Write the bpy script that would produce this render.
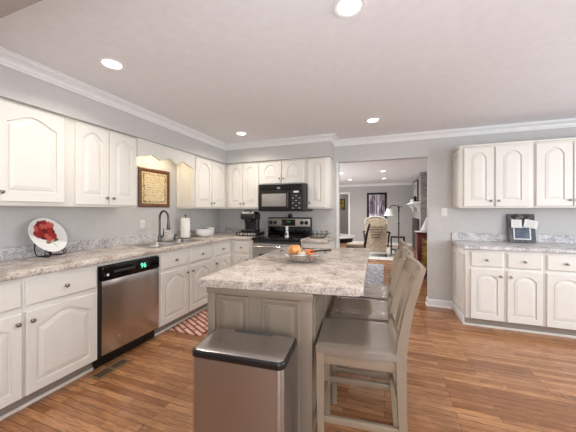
import bpy, bmesh, math, random
from mathutils import Vector, Matrix
random.seed(7)
PI = math.pi
scene = bpy.context.scene
for o in list(bpy.data.objects):
    bpy.data.objects.remove(o)
COL = scene.collection

# ------------------------------------------------------------------ camera, world, light, exposure
XL, D, ZC = -2.8525, 4.185, 2.425          # left wall, back wall, ceiling
cam_d = bpy.data.cameras.new('camera')
cam_d.lens = 266.34 * 36 / 576
cam_d.sensor_width = 36
cam_d.shift_y = -4.7 / 576
cam_d.clip_start = 0.02
cam = bpy.data.objects.new('camera', cam_d)
COL.objects.link(cam)
cam.location = (0, 0, 1.325)
cam.rotation_euler = (PI / 2, 0, 0.3479)
scene.camera = cam

world = bpy.data.worlds.new('world')
scene.world = world
world.use_nodes = True
wbg = world.node_tree.nodes['Background']
wbg.inputs[0].default_value = (0.75, 0.86, 1.0, 1)
wbg.inputs[1].default_value = 1.2

vs = scene.view_settings
vs.view_transform = 'Standard'
vs.look = 'None'
vs.gamma = 1
vs.use_curve_mapping = False
vs.exposure = 0.0


def area(name, loc, rot, sx, sy, power, color, spread=PI):
    l = bpy.data.lights.new(name, 'AREA')
    l.shape = 'RECTANGLE'
    l.size, l.size_y = sx, sy
    l.energy = power
    l.color = color
    l.spread = spread
    o = bpy.data.objects.new(name, l)
    COL.objects.link(o)
    o.location = loc
    o.rotation_euler = rot
    return o


DAY = (0.90, 0.95, 1.0)
area('daylight_right_window', (3.33, 1.7, 1.45), (PI / 2, 0, PI / 2), 2.2, 1.3, 60, DAY)
area('daylight_rear_window', (2.0, -2.9, 1.45), (PI / 2, 0, 0), 2.3, 1.6, 70, DAY)
area('ceiling_bounce_fill', (0.5, -1.0, 0.9), (PI, 0, 0), 2.6, 2.2, 112, (0.86, 0.93, 1.0))  # added fill aimed up at the ceiling for even brightness, no real fixture
area('hall_fill', (-2.6, 11.9, 2.38), (0, 0, 0), 0.5, 0.5, 12, (1.0, 0.95, 0.88))  # added fill to brighten the hall beyond the doorway, no known fixture
area('living_side_light', (-3.4, 7.6, 1.4), (PI / 2, 0, -PI / 2), 2.4, 1.5, 130, DAY)  # cool area light along the closed left wall, no window modelled there


# ------------------------------------------------------------------ materials
def lin(c):
    out = []
    for v in c:
        v = v / 255
        out.append(v / 12.92 if v <= 0.04045 else ((v + 0.055) / 1.055) ** 2.4)
    return (*out, 1)


def new_mat(name):
    m = bpy.data.materials.new(name)
    m.use_nodes = True
    nt = m.node_tree
    return m, nt, nt.nodes['Principled BSDF']


def node(nt, kind, **kw):
    n = nt.nodes.new(kind)
    for k, v in kw.items():
        if k.startswith('i_'):
            n.inputs[k[2:].replace('_', ' ')].default_value = v
        else:
            setattr(n, k, v)
    return n


def paint(name, c, rough=0.5, metal=0.0, var=0.03, scale=18, bump=0.02, spec=0.5, coat=0.0):
    """plain procedural material: a colour with slight noise in value and a fine bump"""
    m, nt, b = new_mat(name)
    tc = node(nt, 'ShaderNodeTexCoord')
    nz = node(nt, 'ShaderNodeTexNoise')
    nz.inputs['Scale'].default_value = scale
    nz.inputs['Detail'].default_value = 4
    nt.links.new(tc.outputs['Object'], nz.inputs['Vector'])
    rp = node(nt, 'ShaderNodeValToRGB')
    l = lin(c)
    rp.color_ramp.elements[0].position = 0.25
    rp.color_ramp.elements[1].position = 0.75
    rp.color_ramp.elements[0].color = (*[x * (1 - var) for x in l[:3]], 1)
    rp.color_ramp.elements[1].color = (*[min(1, x * (1 + var)) for x in l[:3]], 1)
    nt.links.new(nz.outputs['Fac'], rp.inputs['Fac'])
    nt.links.new(rp.outputs['Color'], b.inputs['Base Color'])
    b.inputs['Roughness'].default_value = rough
    b.inputs['Metallic'].default_value = metal
    b.inputs['Specular IOR Level'].default_value = spec
    b.inputs['Coat Weight'].default_value = coat
    if bump:
        n2 = node(nt, 'ShaderNodeTexNoise')
        n2.inputs['Scale'].default_value = scale * 12
        nt.links.new(tc.outputs['Object'], n2.inputs['Vector'])
        bp = node(nt, 'ShaderNodeBump')
        bp.inputs['Strength'].default_value = bump
        bp.inputs['Distance'].default_value = 0.002
        nt.links.new(n2.outputs['Fac'], bp.inputs['Height'])
        nt.links.new(bp.outputs['Normal'], b.inputs['Normal'])
    return m


def emit(name, c, strength):
    m, nt, b = new_mat(name)
    b.inputs['Base Color'].default_value = lin(c)
    b.inputs['Emission Color'].default_value = lin(c)
    b.inputs['Emission Strength'].default_value = strength
    return m


def steel(name, c=(196, 192, 188), rough=0.3, stretch=(1, 1, 60), aniso=0.0, rot=0.0):
    m, nt, b = new_mat(name)
    tc = node(nt, 'ShaderNodeTexCoord')
    mp = node(nt, 'ShaderNodeMapping')
    mp.inputs['Scale'].default_value = stretch
    nz = node(nt, 'ShaderNodeTexNoise')
    nz.inputs['Scale'].default_value = 6
    nz.inputs['Detail'].default_value = 5
    nt.links.new(tc.outputs['Object'], mp.inputs['Vector'])
    nt.links.new(mp.outputs['Vector'], nz.inputs['Vector'])
    mr = node(nt, 'ShaderNodeMapRange')
    mr.inputs['To Min'].default_value = rough * 0.94
    mr.inputs['To Max'].default_value = rough * 1.08
    nt.links.new(nz.outputs['Fac'], mr.inputs['Value'])
    nt.links.new(mr.outputs['Result'], b.inputs['Roughness'])
    b.inputs['Base Color'].default_value = lin(c)
    b.inputs['Metallic'].default_value = 1
    if aniso:
        b.inputs['Anisotropic'].default_value = aniso
        b.inputs['Anisotropic Rotation'].default_value = rot
        tg = node(nt, 'ShaderNodeCombineXYZ')          # brushed across: highlights stretch upwards
        tg.inputs[2].default_value = 1
        nt.links.new(tg.outputs[0], b.inputs['Tangent'])
    return m


def laminate(name, tones, rough=0.22):
    m, nt, b = new_mat(name)
    tc = node(nt, 'ShaderNodeTexCoord')
    n1 = node(nt, 'ShaderNodeTexNoise')
    n1.inputs['Scale'].default_value = 8
    n1.inputs['Detail'].default_value = 10
    n1.inputs['Roughness'].default_value = 0.72
    n1.inputs['Distortion'].default_value = 0.5
    nt.links.new(tc.outputs['Object'], n1.inputs['Vector'])
    rp = node(nt, 'ShaderNodeValToRGB')
    e = rp.color_ramp.elements
    e[0].position, e[0].color = 0.30, lin(tones[3])
    e[1].position, e[1].color = 0.70, lin(tones[0])
    x = e.new(0.42); x.color = lin(tones[2])
    x = e.new(0.52); x.color = lin(tones[1])
    nt.links.new(n1.outputs['Fac'], rp.inputs['Fac'])
    n2 = node(nt, 'ShaderNodeTexNoise')
    n2.inputs['Scale'].default_value = 75
    n2.inputs['Detail'].default_value = 5
    n2.inputs['Roughness'].default_value = 0.7
    nt.links.new(tc.outputs['Object'], n2.inputs['Vector'])
    r2 = node(nt, 'ShaderNodeValToRGB')
    r2.color_ramp.elements[0].position, r2.color_ramp.elements[0].color = 0.36, (0.28, 0.25, 0.24, 1)
    r2.color_ramp.elements[1].position, r2.color_ramp.elements[1].color = 0.52, (1, 1, 1, 1)
    nt.links.new(n2.outputs['Fac'], r2.inputs['Fac'])
    mx = node(nt, 'ShaderNodeMix', data_type='RGBA', blend_type='MULTIPLY')
    mx.inputs[0].default_value = 0.75
    nt.links.new(rp.outputs['Color'], mx.inputs[6])
    nt.links.new(r2.outputs['Color'], mx.inputs[7])
    nt.links.new(mx.outputs[2], b.inputs['Base Color'])
    b.inputs['Roughness'].default_value = rough
    return m


def wood_floor():
    m, nt, b = new_mat('oak_strip_floor')
    tc = node(nt, 'ShaderNodeTexCoord')
    br = node(nt, 'ShaderNodeTexBrick')
    br.offset = 0.37
    br.inputs['Scale'].default_value = 1
    br.inputs['Brick Width'].default_value = 0.7
    br.inputs['Row Height'].default_value = 0.052
    br.inputs['Mortar Size'].default_value = 0.0014
    br.inputs['Mortar Smooth'].default_value = 0.2
    br.inputs['Bias'].default_value = 0.0
    br.inputs['Color1'].default_value = lin((200, 149, 106))
    br.inputs['Color2'].default_value = lin((150, 102, 68))
    br.inputs['Mortar'].default_value = lin((74, 44, 28))
    nt.links.new(tc.outputs['Object'], br.inputs['Vector'])
    mp = node(nt, 'ShaderNodeMapping')
    mp.inputs['Scale'].default_value = (2.2, 26, 1)
    nt.links.new(tc.outputs['Object'], mp.inputs['Vector'])
    nz = node(nt, 'ShaderNodeTexNoise')
    nz.inputs['Scale'].default_value = 2.6
    nz.inputs['Detail'].default_value = 8
    nz.inputs['Roughness'].default_value = 0.65
    nz.inputs['Distortion'].default_value = 1.2
    nt.links.new(mp.outputs['Vector'], nz.inputs['Vector'])
    rp = node(nt, 'ShaderNodeValToRGB')
    rp.color_ramp.elements[0].position, rp.color_ramp.elements[0].color = 0.36, (0.50, 0.45, 0.43, 1)
    rp.color_ramp.elements[1].position, rp.color_ramp.elements[1].color = 0.62, (1.08, 1.05, 1.0, 1)
    nt.links.new(nz.outputs['Fac'], rp.inputs['Fac'])
    mx = node(nt, 'ShaderNodeMix', data_type='RGBA', blend_type='MULTIPLY')
    mx.inputs[0].default_value = 0.85
    nt.links.new(br.outputs['Color'], mx.inputs[6])
    nt.links.new(rp.outputs['Color'], mx.inputs[7])
    nt.links.new(mx.outputs[2], b.inputs['Base Color'])
    n3 = node(nt, 'ShaderNodeTexNoise')
    n3.inputs['Scale'].default_value = 3
    n3.inputs['Detail'].default_value = 3
    nt.links.new(tc.outputs['Object'], n3.inputs['Vector'])
    mr = node(nt, 'ShaderNodeMapRange')
    mr.inputs['To Min'].default_value = 0.16
    mr.inputs['To Max'].default_value = 0.34
    nt.links.new(n3.outputs['Fac'], mr.inputs['Value'])
    nt.links.new(mr.outputs['Result'], b.inputs['Roughness'])
    bp = node(nt, 'ShaderNodeBump')
    bp.inputs['Strength'].default_value = 0.25
    bp.inputs['Distance'].default_value = 0.001
    nt.links.new(nz.outputs['Fac'], bp.inputs['Height'])
    nt.links.new(bp.outputs['Normal'], b.inputs['Normal'])
    return m


def brick_mat(name, c1, c2, mortar, w, h, ms, rough=0.8, rotx=0.0, rotz=0.0, bump=0.5):
    m, nt, b = new_mat(name)
    tc = node(nt, 'ShaderNodeTexCoord')
    mp = node(nt, 'ShaderNodeMapping')
    mp.inputs['Rotation'].default_value = (rotx, 0, rotz)
    nt.links.new(tc.outputs['Object'], mp.inputs['Vector'])
    br = node(nt, 'ShaderNodeTexBrick')
    br.inputs['Scale'].default_value = 1
    br.inputs['Brick Width'].default_value = w
    br.inputs['Row Height'].default_value = h
    br.inputs['Mortar Size'].default_value = ms
    br.inputs['Color1'].default_value = lin(c1)
    br.inputs['Color2'].default_value = lin(c2)
    br.inputs['Mortar'].default_value = lin(mortar)
    nt.links.new(mp.outputs['Vector'], br.inputs['Vector'])
    nt.links.new(br.outputs['Color'], b.inputs['Base Color'])
    b.inputs['Roughness'].default_value = rough
    return m


def mottled(name, cols, scale, rough=0.7, detail=3, dist=0.0, stretch=(1, 1, 1), pos=None):
    m, nt, b = new_mat(name)
    tc = node(nt, 'ShaderNodeTexCoord')
    mp = node(nt, 'ShaderNodeMapping')
    mp.inputs['Scale'].default_value = stretch
    nz = node(nt, 'ShaderNodeTexNoise')
    nz.inputs['Scale'].default_value = scale
    nz.inputs['Detail'].default_value = detail
    nz.inputs['Distortion'].default_value = dist
    nt.links.new(tc.outputs['Object'], mp.inputs['Vector'])
    nt.links.new(mp.outputs['Vector'], nz.inputs['Vector'])
    rp = node(nt, 'ShaderNodeValToRGB')
    e = rp.color_ramp.elements
    n = len(cols)
    ps = pos or [0.32 + 0.36 * i / (n - 1) for i in range(n)]
    e[0].position, e[0].color = ps[0], lin(cols[0])
    e[1].position, e[1].color = ps[-1], lin(cols[-1])
    for i in range(1, n - 1):
        x = e.new(ps[i])
        x.color = lin(cols[i])
    nt.links.new(nz.outputs['Fac'], rp.inputs['Fac'])
    nt.links.new(rp.outputs['Color'], b.inputs['Base Color'])
    b.inputs['Roughness'].default_value = rough
    return m


M = {}
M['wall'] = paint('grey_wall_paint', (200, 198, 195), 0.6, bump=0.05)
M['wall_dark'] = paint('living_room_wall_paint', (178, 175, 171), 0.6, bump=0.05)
M['ceiling'] = paint('ceiling_paint', (232, 231, 234), 0.7, bump=0.04)
M['beam'] = paint('beam_paint', (150, 140, 130), 0.7)
M['trim'] = paint('white_trim_paint', (234, 234, 234), 0.35, bump=0)
M['cab'] = paint('cream_cabinet_paint', (232, 228, 220), 0.38, var=0.015, bump=0.03)
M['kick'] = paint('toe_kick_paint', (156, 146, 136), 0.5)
M['greige'] = paint('greige_island_paint', (142, 128, 112), 0.42, var=0.02)
M['stoolpaint'] = paint('greige_stool_paint', (152, 136, 116), 0.24, var=0.03, coat=0.3)
M['seat'] = paint('glossy_greige_seat_paint', (136, 126, 114), 0.16, spec=0.9, var=0.03, coat=1.0)
M['counter'] = laminate('granite_look_laminate', [(230, 222, 212), (214, 203, 192), (186, 172, 160), (136, 122, 114)])
M['counter2'] = laminate('grey_granite_look_laminate', [(232, 230, 230), (218, 216, 216), (192, 189, 190), (132, 130, 134)])
M['floor'] = wood_floor()
M['pewter'] = paint('pewter_knob_metal', (150, 142, 132), 0.28, 1.0, bump=0)
M['steel'] = steel('brushed_stainless', (176, 174, 174), 0.34, (3, 3, 1), aniso=0.75)
M['steelh'] = steel('stainless_lid', (190, 186, 182), 0.26, (1, 50, 1))
M['dwsteel'] = steel('dishwasher_stainless', (204, 202, 202), 0.26, (3, 3, 1), aniso=0.8)
M['satin'] = steel('satin_steel_panel', (206, 198, 188), 0.5, (1, 1, 30))
M['sinksteel'] = steel('sink_stainless', (206, 204, 202), 0.24, (1, 30, 1))
M['chrome'] = paint('polished_chrome', (214, 214, 216), 0.1, 1.0, bump=0)
M['nickel'] = paint('dark_brushed_nickel', (96, 93, 90), 0.25, 1.0, bump=0)
M['black'] = paint('black_plastic', (22, 22, 24), 0.32, bump=0)
M['blackglass'] = paint('black_glass', (10, 10, 12), 0.06, bump=0)
M['greyglass'] = paint('grey_glass_with_reflection', (158, 154, 150), 0.12, bump=0)  # grey lightened so the microwave window's reflection sits in the colour
M['dark'] = paint('dark_grey_plastic', (60, 60, 62), 0.35, bump=0)
M['iron'] = paint('black_wrought_iron', (18, 17, 17), 0.45, 0.4, bump=0.1)
M['white'] = paint('white_ceramic', (240, 240, 238), 0.15, bump=0)
M['paper'] = paint('white_paper', (240, 238, 234), 0.85, bump=0.2)
M['plastic'] = paint('white_plate_plastic', (232, 230, 224), 0.35, bump=0)
M['walnut'] = mottled('brown_frame_wood', [(70, 42, 24), (104, 66, 38), (124, 80, 48)], 8, 0.4, 5, 1.0, (1, 1, 12))
M['darkwood'] = mottled('dark_stained_wood', [(34, 22, 18), (58, 38, 30)], 8, 0.35, 5, 1.0, (1, 1, 8))
M['mahogany'] = mottled('red_mahogany_wood', [(84, 20, 26), (126, 38, 42)], 6, 0.3, 5, 1.0, (1, 1, 6))
M['lens'] = emit('lamp_lens', (255, 248, 236), 9.0)
M['green'] = emit('green_display_digits', (110, 255, 200), 1.0)
M['vent'] = paint('bronze_floor_register', (168, 140, 104), 0.4, 0.6)
M['slot'] = paint('dark_slot', (40, 32, 26), 0.7)

# ------------------------------------------------------------------ mesh helpers


class MB:
    def __init__(self):
        self.bm = bmesh.new()

    def _new(self, n0):
        return self.bm.faces[n0:] if False else [f for f in self.bm.faces if f.index == -1]

    def face(self, vs, mi=0):
        try:
            f = self.bm.faces.new(vs)
            f.material_index = mi
            return f
        except ValueError:
            return None

    def loops(self, loops, mi=0, cap0=True, cap1=True, closed=True, T=None):
        T = T or Matrix.Identity(4)
        L = [[self.bm.verts.new(T @ Vector(p)) for p in lp] for lp in loops]
        n = len(L[0])
        for a, b in zip(L, L[1:]):
            for i in range(n if closed else n - 1):
                j = (i + 1) % n
                self.face((a[i], a[j], b[j], b[i]), mi)
        if cap0:
            self.face(list(reversed(L[0])), mi)
        if cap1:
            self.face(L[-1], mi)
        return L

    def box(self, x0, x1, y0, y1, z0, z1, bev=0.0, mi=0, T=None):
        T = T or Matrix.Identity(4)
        P = [(x, y, z) for z in (z0, z1) for x, y in ((x0, y0), (x1, y0), (x1, y1), (x0, y1))]
        v = [self.bm.verts.new(T @ Vector(p)) for p in P]
        fs = [self.face([v[i] for i in q], mi) for q in ((3, 2, 1, 0), (4, 5, 6, 7), (0, 1, 5, 4), (1, 2, 6, 5), (2, 3, 7, 6), (3, 0, 4, 7))]
        if bev > 0:
            es = {e for f in fs for e in f.edges}
            r = bmesh.ops.bevel(self.bm, geom=list(es), offset=bev, segments=2, affect='EDGES', profile=0.5)
            for f in r['faces']:
                f.material_index = mi
        return self

    def prism(self, poly, z0, z1, mi=0, T=None, bev=0.0, seg=3):
        """poly in xy extruded in z (T re-orients)"""
        T = T or Matrix.Identity(4)
        a = [self.bm.verts.new(T @ Vector((x, y, z0))) for x, y in poly]
        b = [self.bm.verts.new(T @ Vector((x, y, z1))) for x, y in poly]
        n = len(poly)
        fs = []
        for i in range(n):
            j = (i + 1) % n
            fs.append(self.face((a[i], a[j], b[j], b[i]), mi))
        f0, f1 = self.face(list(reversed(a)), mi), self.face(b, mi)
        if bev > 0:
            es = list(set(f0.edges) | set(f1.edges))
            r = bmesh.ops.bevel(self.bm, geom=es, offset=bev, segments=seg, affect='EDGES', profile=0.5)
            for f in r['faces']:
                f.material_index = mi
        return self

    def lathe(self, prof, seg=24, T=None, mi=0, cap0=True, cap1=True):
        lps = [[(r * math.cos(2 * PI * k / seg), r * math.sin(2 * PI * k / seg), z) for k in range(seg)] for r, z in prof]
        self.loops(lps, mi, cap0, cap1, True, T)
        return self

    def ball(self, c, r, s=(1, 1, 1), seg=16, mi=0, T=None):
        n = 9
        prof = [(max(0.001, r * math.sin(PI * i / (n - 1))), -r * math.cos(PI * i / (n - 1))) for i in range(n)]
        T0 = (T or Matrix.Identity(4)) @ Matrix.Translation(c) @ Matrix.Diagonal((*s, 1))
        return self.lathe(prof, seg, T0, mi)

    def tube(self, pts, r, seg=8, closed=False, mi=0, T=None):
        T = T or Matrix.Identity(4)
        P = [Vector(p) for p in pts]
        n = len(P)
        R = r if isinstance(r, (list, tuple)) else [r] * n
        lps = []
        ref = None
        for i in range(n):
            if closed:
                t = (P[(i + 1) % n] - P[i - 1]).normalized()
            else:
                t = (P[min(i + 1, n - 1)] - P[max(i - 1, 0)]).normalized()
            if ref is None:
                ref = Vector((0, 0, 1)) if abs(t.z) < 0.9 else Vector((1, 0, 0))
            u = (ref - t * ref.dot(t)).normalized()
            ref = u
            w = t.cross(u)
            lps.append([P[i] + (u * math.cos(2 * PI * k / seg) + w * math.sin(2 * PI * k / seg)) * R[i] for k in range(seg)])
        if closed:
            lps.append(lps[0])
        self.loops(lps, mi, not closed, not closed, True, T)
        return self

    def build(self, name, mats, parent=None, smooth=True, loc=None, rot=None, angle=38):
        bmesh.ops.remove_doubles(self.bm, verts=self.bm.verts[:], dist=1e-6)
        bmesh.ops.recalc_face_normals(self.bm, faces=self.bm.faces[:])
        me = bpy.data.meshes.new(name)
        self.bm.to_mesh(me)
        self.bm.free()
        for m in (mats if isinstance(mats, (list, tuple)) else [mats]):
            me.materials.append(m)
        if smooth:
            me.shade_smooth()
            me.set_sharp_from_angle(angle=math.radians(angle))
        o = bpy.data.objects.new(name, me)
        COL.objects.link(o)
        if parent:
            o.parent = parent
        if loc:
            o.location = loc
        if rot:
            o.rotation_euler = rot
        return o


def tag(o, label, cat, group=None):
    o['label'] = label
    o['category'] = cat
    if group:
        o['group'] = group
    return o


def thing(name, label, cat, loc=(0, 0, 0), rz=0, group=None):
    o = bpy.data.objects.new(name, None)
    COL.objects.link(o)
    o.location = loc
    o.rotation_euler = (0, 0, rz)
    o.empty_display_size = 0.1
    return tag(o, label, cat, group)


def struct(o):
    o['kind'] = 'structure'
    return o


def copy_tree(o, parent=None):
    c = o.copy()
    COL.objects.link(c)
    if parent:
        c.parent = parent
    for ch in list(o.children):
        copy_tree(ch, c)
    return c


def RX(a): return Matrix.Rotation(a, 4, 'X')
def RY(a): return Matrix.Rotation(a, 4, 'Y')
def RZ(a): return Matrix.Rotation(a, 4, 'Z')
def TR(x, y, z): return Matrix.Translation((x, y, z))


def bz(*a, **k):
    m = MB()
    m.box(*a, **k)
    return m


# ------------------------------------------------------------------ the shell
FX0, FX1, RY0 = -2.8525, 3.4, -3.0
LX0, LX1, LY1 = -3.5, 1.45, 11.2           # living room beyond
DB = D + 0.12
struct(bz(-3.7, 3.6, RY0 - 0.1, 13.2, -0.05, 0).build('floor', M['floor']))
struct(bz(-3.7, 3.6, RY0 - 0.1, 13.2, ZC, ZC + 0.05).build('ceiling', M['ceiling']))
struct(bz(XL - 0.1, XL, RY0, D, 0, ZC).build('wall_left', M['wall']))
w = MB()                                    # right wall with a window opening
w.box(3.4, 3.5, RY0, 0.5, 0, ZC).box(3.4, 3.5, 2.9, D, 0, ZC).box(3.4, 3.5, 0.5, 2.9, 0, 0.75).box(3.4, 3.5, 0.5, 2.9, 2.12, ZC)
struct(w.build('wall_right', M['wall']))
w = MB()
w.box(XL, 0.8, RY0 - 0.1, RY0, 0, ZC).box(3.2, 3.4, RY0 - 0.1, RY0, 0, ZC).box(0.8, 3.2, RY0 - 0.1, RY0, 0, 0.6).box(0.8, 3.2, RY0 - 0.1, RY0, 2.2, ZC)
struct(w.build('wall_rear', M['wall']))
OX0, OX1, OZ = -0.682, 0.578, 2.094         # cased opening to the living room
w = MB()
w.box(XL, OX0, D, DB, 0, ZC).box(OX1, 3.4, D, DB, 0, ZC).box(OX0, OX1, D, DB, OZ, ZC)
struct(w.build('wall_back', M['wall']))
struct(bz(XL, 3.4, 0.5, 0.612, 2.1, ZC).build('wall_front', M['beam']))
# soffit over the cabinets
SO = 0.355
SX1 = -0.742
sf = MB()
sf.prism([(XL, 0.62), (XL + SO, 0.62), (XL + SO, D - SO), (SX1, D - SO), (SX1, D), (XL, D)], 2.126, ZC)
struct(sf.build('wall_soffit', M['wall']))


def sweep(path, prof, side=1):
    """mitred sweep in plan: prof = [(offset into the room, z)]; the room is left of the path when side=1"""
    P = [Vector(p) for p in path]
    n = len(P)
    N = []
    for i in range(n - 1):
        d = (P[i + 1] - P[i]).normalized()
        N.append(Vector((-d.y, d.x)) * side)
    lps = []
    for i in range(n):
        if i == 0:
            off = N[0]
        elif i == n - 1:
            off = N[-1]
        else:
            b = N[i - 1] + N[i]
            off = b / (1 + N[i - 1].dot(N[i]))
        lps.append([(P[i].x + off.x * o, P[i].y + off.y * o, z) for o, z in prof])
    m = MB()
    m.loops(lps)
    return m


crown = [(0, ZC - 0.085), (0.012, ZC - 0.085), (0.014, ZC - 0.072), (0.022, ZC - 0.066), (0.03, ZC - 0.045), (0.052, ZC - 0.026),
         (0.07, ZC - 0.02), (0.072, ZC - 0.01), (0.085, ZC - 0.008), (0.085, ZC), (0, ZC)]
struct(sweep([(XL + SO, 0.62), (XL + SO, D - SO), (SX1, D - SO), (SX1, D), (3.4, D)], crown, -1).build('trim_1', M['trim'], angle=25))
struct(sweep([(LX0, DB), (LX0, LY1), (LX1, LY1), (LX1, DB)], [(o, z) for o, z in crown], -1).build('trim_2', M['trim'], angle=25))
base = [(0, 0), (0.026, 0), (0.026, 0.012), (0.014, 0.022), (0.014, 0.082), (0.006, 0.095), (0, 0.098)]
struct(sweep([(OX1, DB), (OX1, D), (0.866, D)], base, -1).build('baseboard_back', M['trim'], angle=25))
# slim white corner bead on the left jamb of the opening
struct(bz(OX0 - 0.03, OX0 + 0.004, D - 0.006, DB + 0.006, 0, OZ, 0.002).build('trim_3', M['trim']))

# living room shell
w = MB()
w.box(LX0, -2.15, LY1, LY1 + 0.12, 0, ZC).box(-1.40, LX1, LY1, LY1 + 0.12, 0, ZC).box(-2.15, -1.40, LY1, LY1 + 0.12, 2.04, ZC)
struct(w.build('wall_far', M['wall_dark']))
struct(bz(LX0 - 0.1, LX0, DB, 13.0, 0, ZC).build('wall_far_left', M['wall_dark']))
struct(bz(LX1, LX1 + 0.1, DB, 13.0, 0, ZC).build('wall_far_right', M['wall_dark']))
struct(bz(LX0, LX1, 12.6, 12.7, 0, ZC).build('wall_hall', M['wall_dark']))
t = MB()
t.box(-1.405, -1.335, LY1 - 0.015, LY1 + 0.13, 0, 2.11, 0.003).box(-2.22, -2.145, LY1 - 0.015, LY1 + 0.13, 0, 2.11, 0.003).box(-2.145, -1.405, LY1 - 0.015, LY1 + 0.13, 2.035, 2.11, 0.003)
struct(t.build('trim_4', M['trim']))
struct(sweep([(-1.335, LY1), (LX1, LY1)], base, -1).build('baseboard_far', M['trim'], angle=25))


# windows (to the right of and behind the camera)
def window(name, T, wd, ht):
    m = MB()
    f = 0.05
    m.box(-wd / 2, wd / 2, 0, 0.05, 0, f, T=T).box(-wd / 2, wd / 2, 0, 0.05, ht - f, ht, T=T)
    m.box(-wd / 2, -wd / 2 + f, 0, 0.05, f, ht - f, T=T).box(wd / 2 - f, wd / 2, 0, 0.05, f, ht - f, T=T).box(-0.025, 0.025, 0, 0.05, f, ht - f, T=T)
    return struct(m.build(name, M['trim']))


window('window_1', TR(3.43, 1.7, 0.75) @ RZ(-PI / 2), 2.4, 1.37)
window('window_2', TR(2.0, RY0 - 0.08, 0.6), 2.4, 1.6)


# ------------------------------------------------------------------ recessed ceiling lights
def can_light(x, y, label, power=18, r=0.09, warm=(1.0, 0.92, 0.82), group='recessed kitchen ceiling lights'):
    t = thing('recessed_light', label, 'ceiling light', (x, y, ZC), 0, group)
    m = MB()
    m.lathe([(r, 0), (r, -0.004), (r * 0.92, -0.007), (r * 0.72, -0.004), (r * 0.68, -0.001), (r * 0.68, 0)], 32, cap0=False, cap1=False)
    m.build('trim_ring', M['trim'], t)
    m = MB()
    m.lathe([(r * 0.68, -0.0015), (r * 0.5, -0.003), (0.001, -0.004)], 32, cap0=True)
    m.build('lens', M['lens'], t)
    l = bpy.data.lights.new('can_lamp', 'AREA')
    l.shape = 'DISK'
    l.size = r * 1.3
    l.energy = power
    l.color = warm
    l.spread = math.radians(145)
    o = bpy.data.objects.new('can_lamp', l)
    COL.objects.link(o)
    o.parent = t
    o.location = (0, 0, -0.012)
    return t


KP = 7
can_light(-1.915, 1.423, 'round recessed ceiling light above the left worktop, nearer the dishwasher', KP)
can_light(-1.905, 3.318, 'small-looking round recessed ceiling light near the soffit corner, far left', KP)
can_light(-0.135, 3.376, 'round recessed ceiling light in front of the opening to the living room', KP)
can_light(-0.178, 1.455, 'large round recessed ceiling light cut by the top edge, above the island', KP)
LP = 12
WL = (1, 0.95, 0.88)
can_light(-1.183, 7.749, 'living-room ceiling light at the left edge of the opening, front row', LP, 0.085, WL, 'living-room recessed lights')
can_light(-1.129, 9.431, 'living-room ceiling light in the back row, left of the tree picture', LP, 0.085, WL, 'living-room recessed lights')
can_light(-0.041, 7.758, 'living-room ceiling light in the front row, right one', LP, 0.085, WL, 'living-room recessed lights')
can_light(-0.019, 9.478, 'living-room ceiling light in the back row, above the tree picture', LP, 0.085, WL, 'living-room recessed lights')


# ------------------------------------------------------------------ cabinet builders (local frame: x along the run, front faces -y, back at +y)
def arch_loop(w, h, st, rb, rt, rise, kind, i, n=22):
    x0, x1, zb = st + i, w - st - i, rb + i
    zs = h - rt - rise - i
    pts = [(x0, zb), (x1, zb), (x1, zs)]
    for k in range(n + 1):
        t = 1 - 2 * k / n
        if kind == 'bell':
            g = (0.5 + 0.5 * math.cos(PI * t)) ** 0.72
        elif kind == 'arc':
            a = abs(t) / 0.9
            g = (max(0.0, 1 - a * a)) ** 0.62 if a < 1 else 0.0
        else:
            g = 0.0
        x = (x0 + x1) / 2 + t * (x1 - x0) / 2
        pts.append((x, zs + rise * g + (0.0001 if k in (0, n) else 0)))
    pts.append((x0, zs))
    return pts


def panel_door(w, h, kind='arc', rise=0.05, st=0.055, rb=0.06, rt=0.045, t=0.022, field=0.028, T=None, gw=0.016):
    dp = min(0.013, t * 0.8)
    m = MB()
    inner = arch_loop(w, h, st, rb, rt, rise, kind, 0)
    n = len(inner)
    zs = inner[2][1]

    def outer(e):
        o = [(e, e), (w - e, e), (w - e, zs)]
        for k in range(3, n - 1):
            f = (inner[k][0] - inner[n - 2][0]) / (inner[3][0] - inner[n - 2][0])
            o.append((e + f * (w - 2 * e), h - e))
        o.append((e, zs))
        return o
    L = [[(x, 0, z) for x, z in outer(0)], [(x, -t + 0.004, z) for x, z in outer(0)], [(x, -t, z) for x, z in outer(0.004)],
         [(x, -t, z) for x, z in inner]]
    for i, y in ((0.0015, -t + dp), (gw, -t + dp), (gw + 0.001, -t + dp * 0.5), (gw + 0.001 + field, -t + 0.0005)):
        L.append([(x, y, z) for x, z in arch_loop(w, h, st, rb, rt, rise, kind, i)])
    m.loops(L, T=T)
    return m


def slab_front(w, h, t=0.02, e=0.012):
    m = MB()
    r = lambda a: [(a, a), (w - a, a), (w - a, h - a), (a, h - a)]
    m.loops([[(x, 0, z) for x, z in r(0)], [(x, -t + 0.010, z) for x, z in r(0)], [(x, -t + 0.007, z) for x, z in r(0.002)], [(x, -t, z) for x, z in r(e)]])
    return m


def add_knob(parent, x, z, y=-0.021, mat=None):
    m = MB()
    T = TR(x, y, z) @ RX(PI / 2)
    m.lathe([(0.008, 0), (0.006, 0.004), (0.005, 0.012), (0.011, 0.016), (0.0145, 0.021), (0.013, 0.026), (0.007, 0.029), (0.001, 0.03)], 16, T)
    return m.build('knob', mat or M['pewter'], parent)


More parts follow.
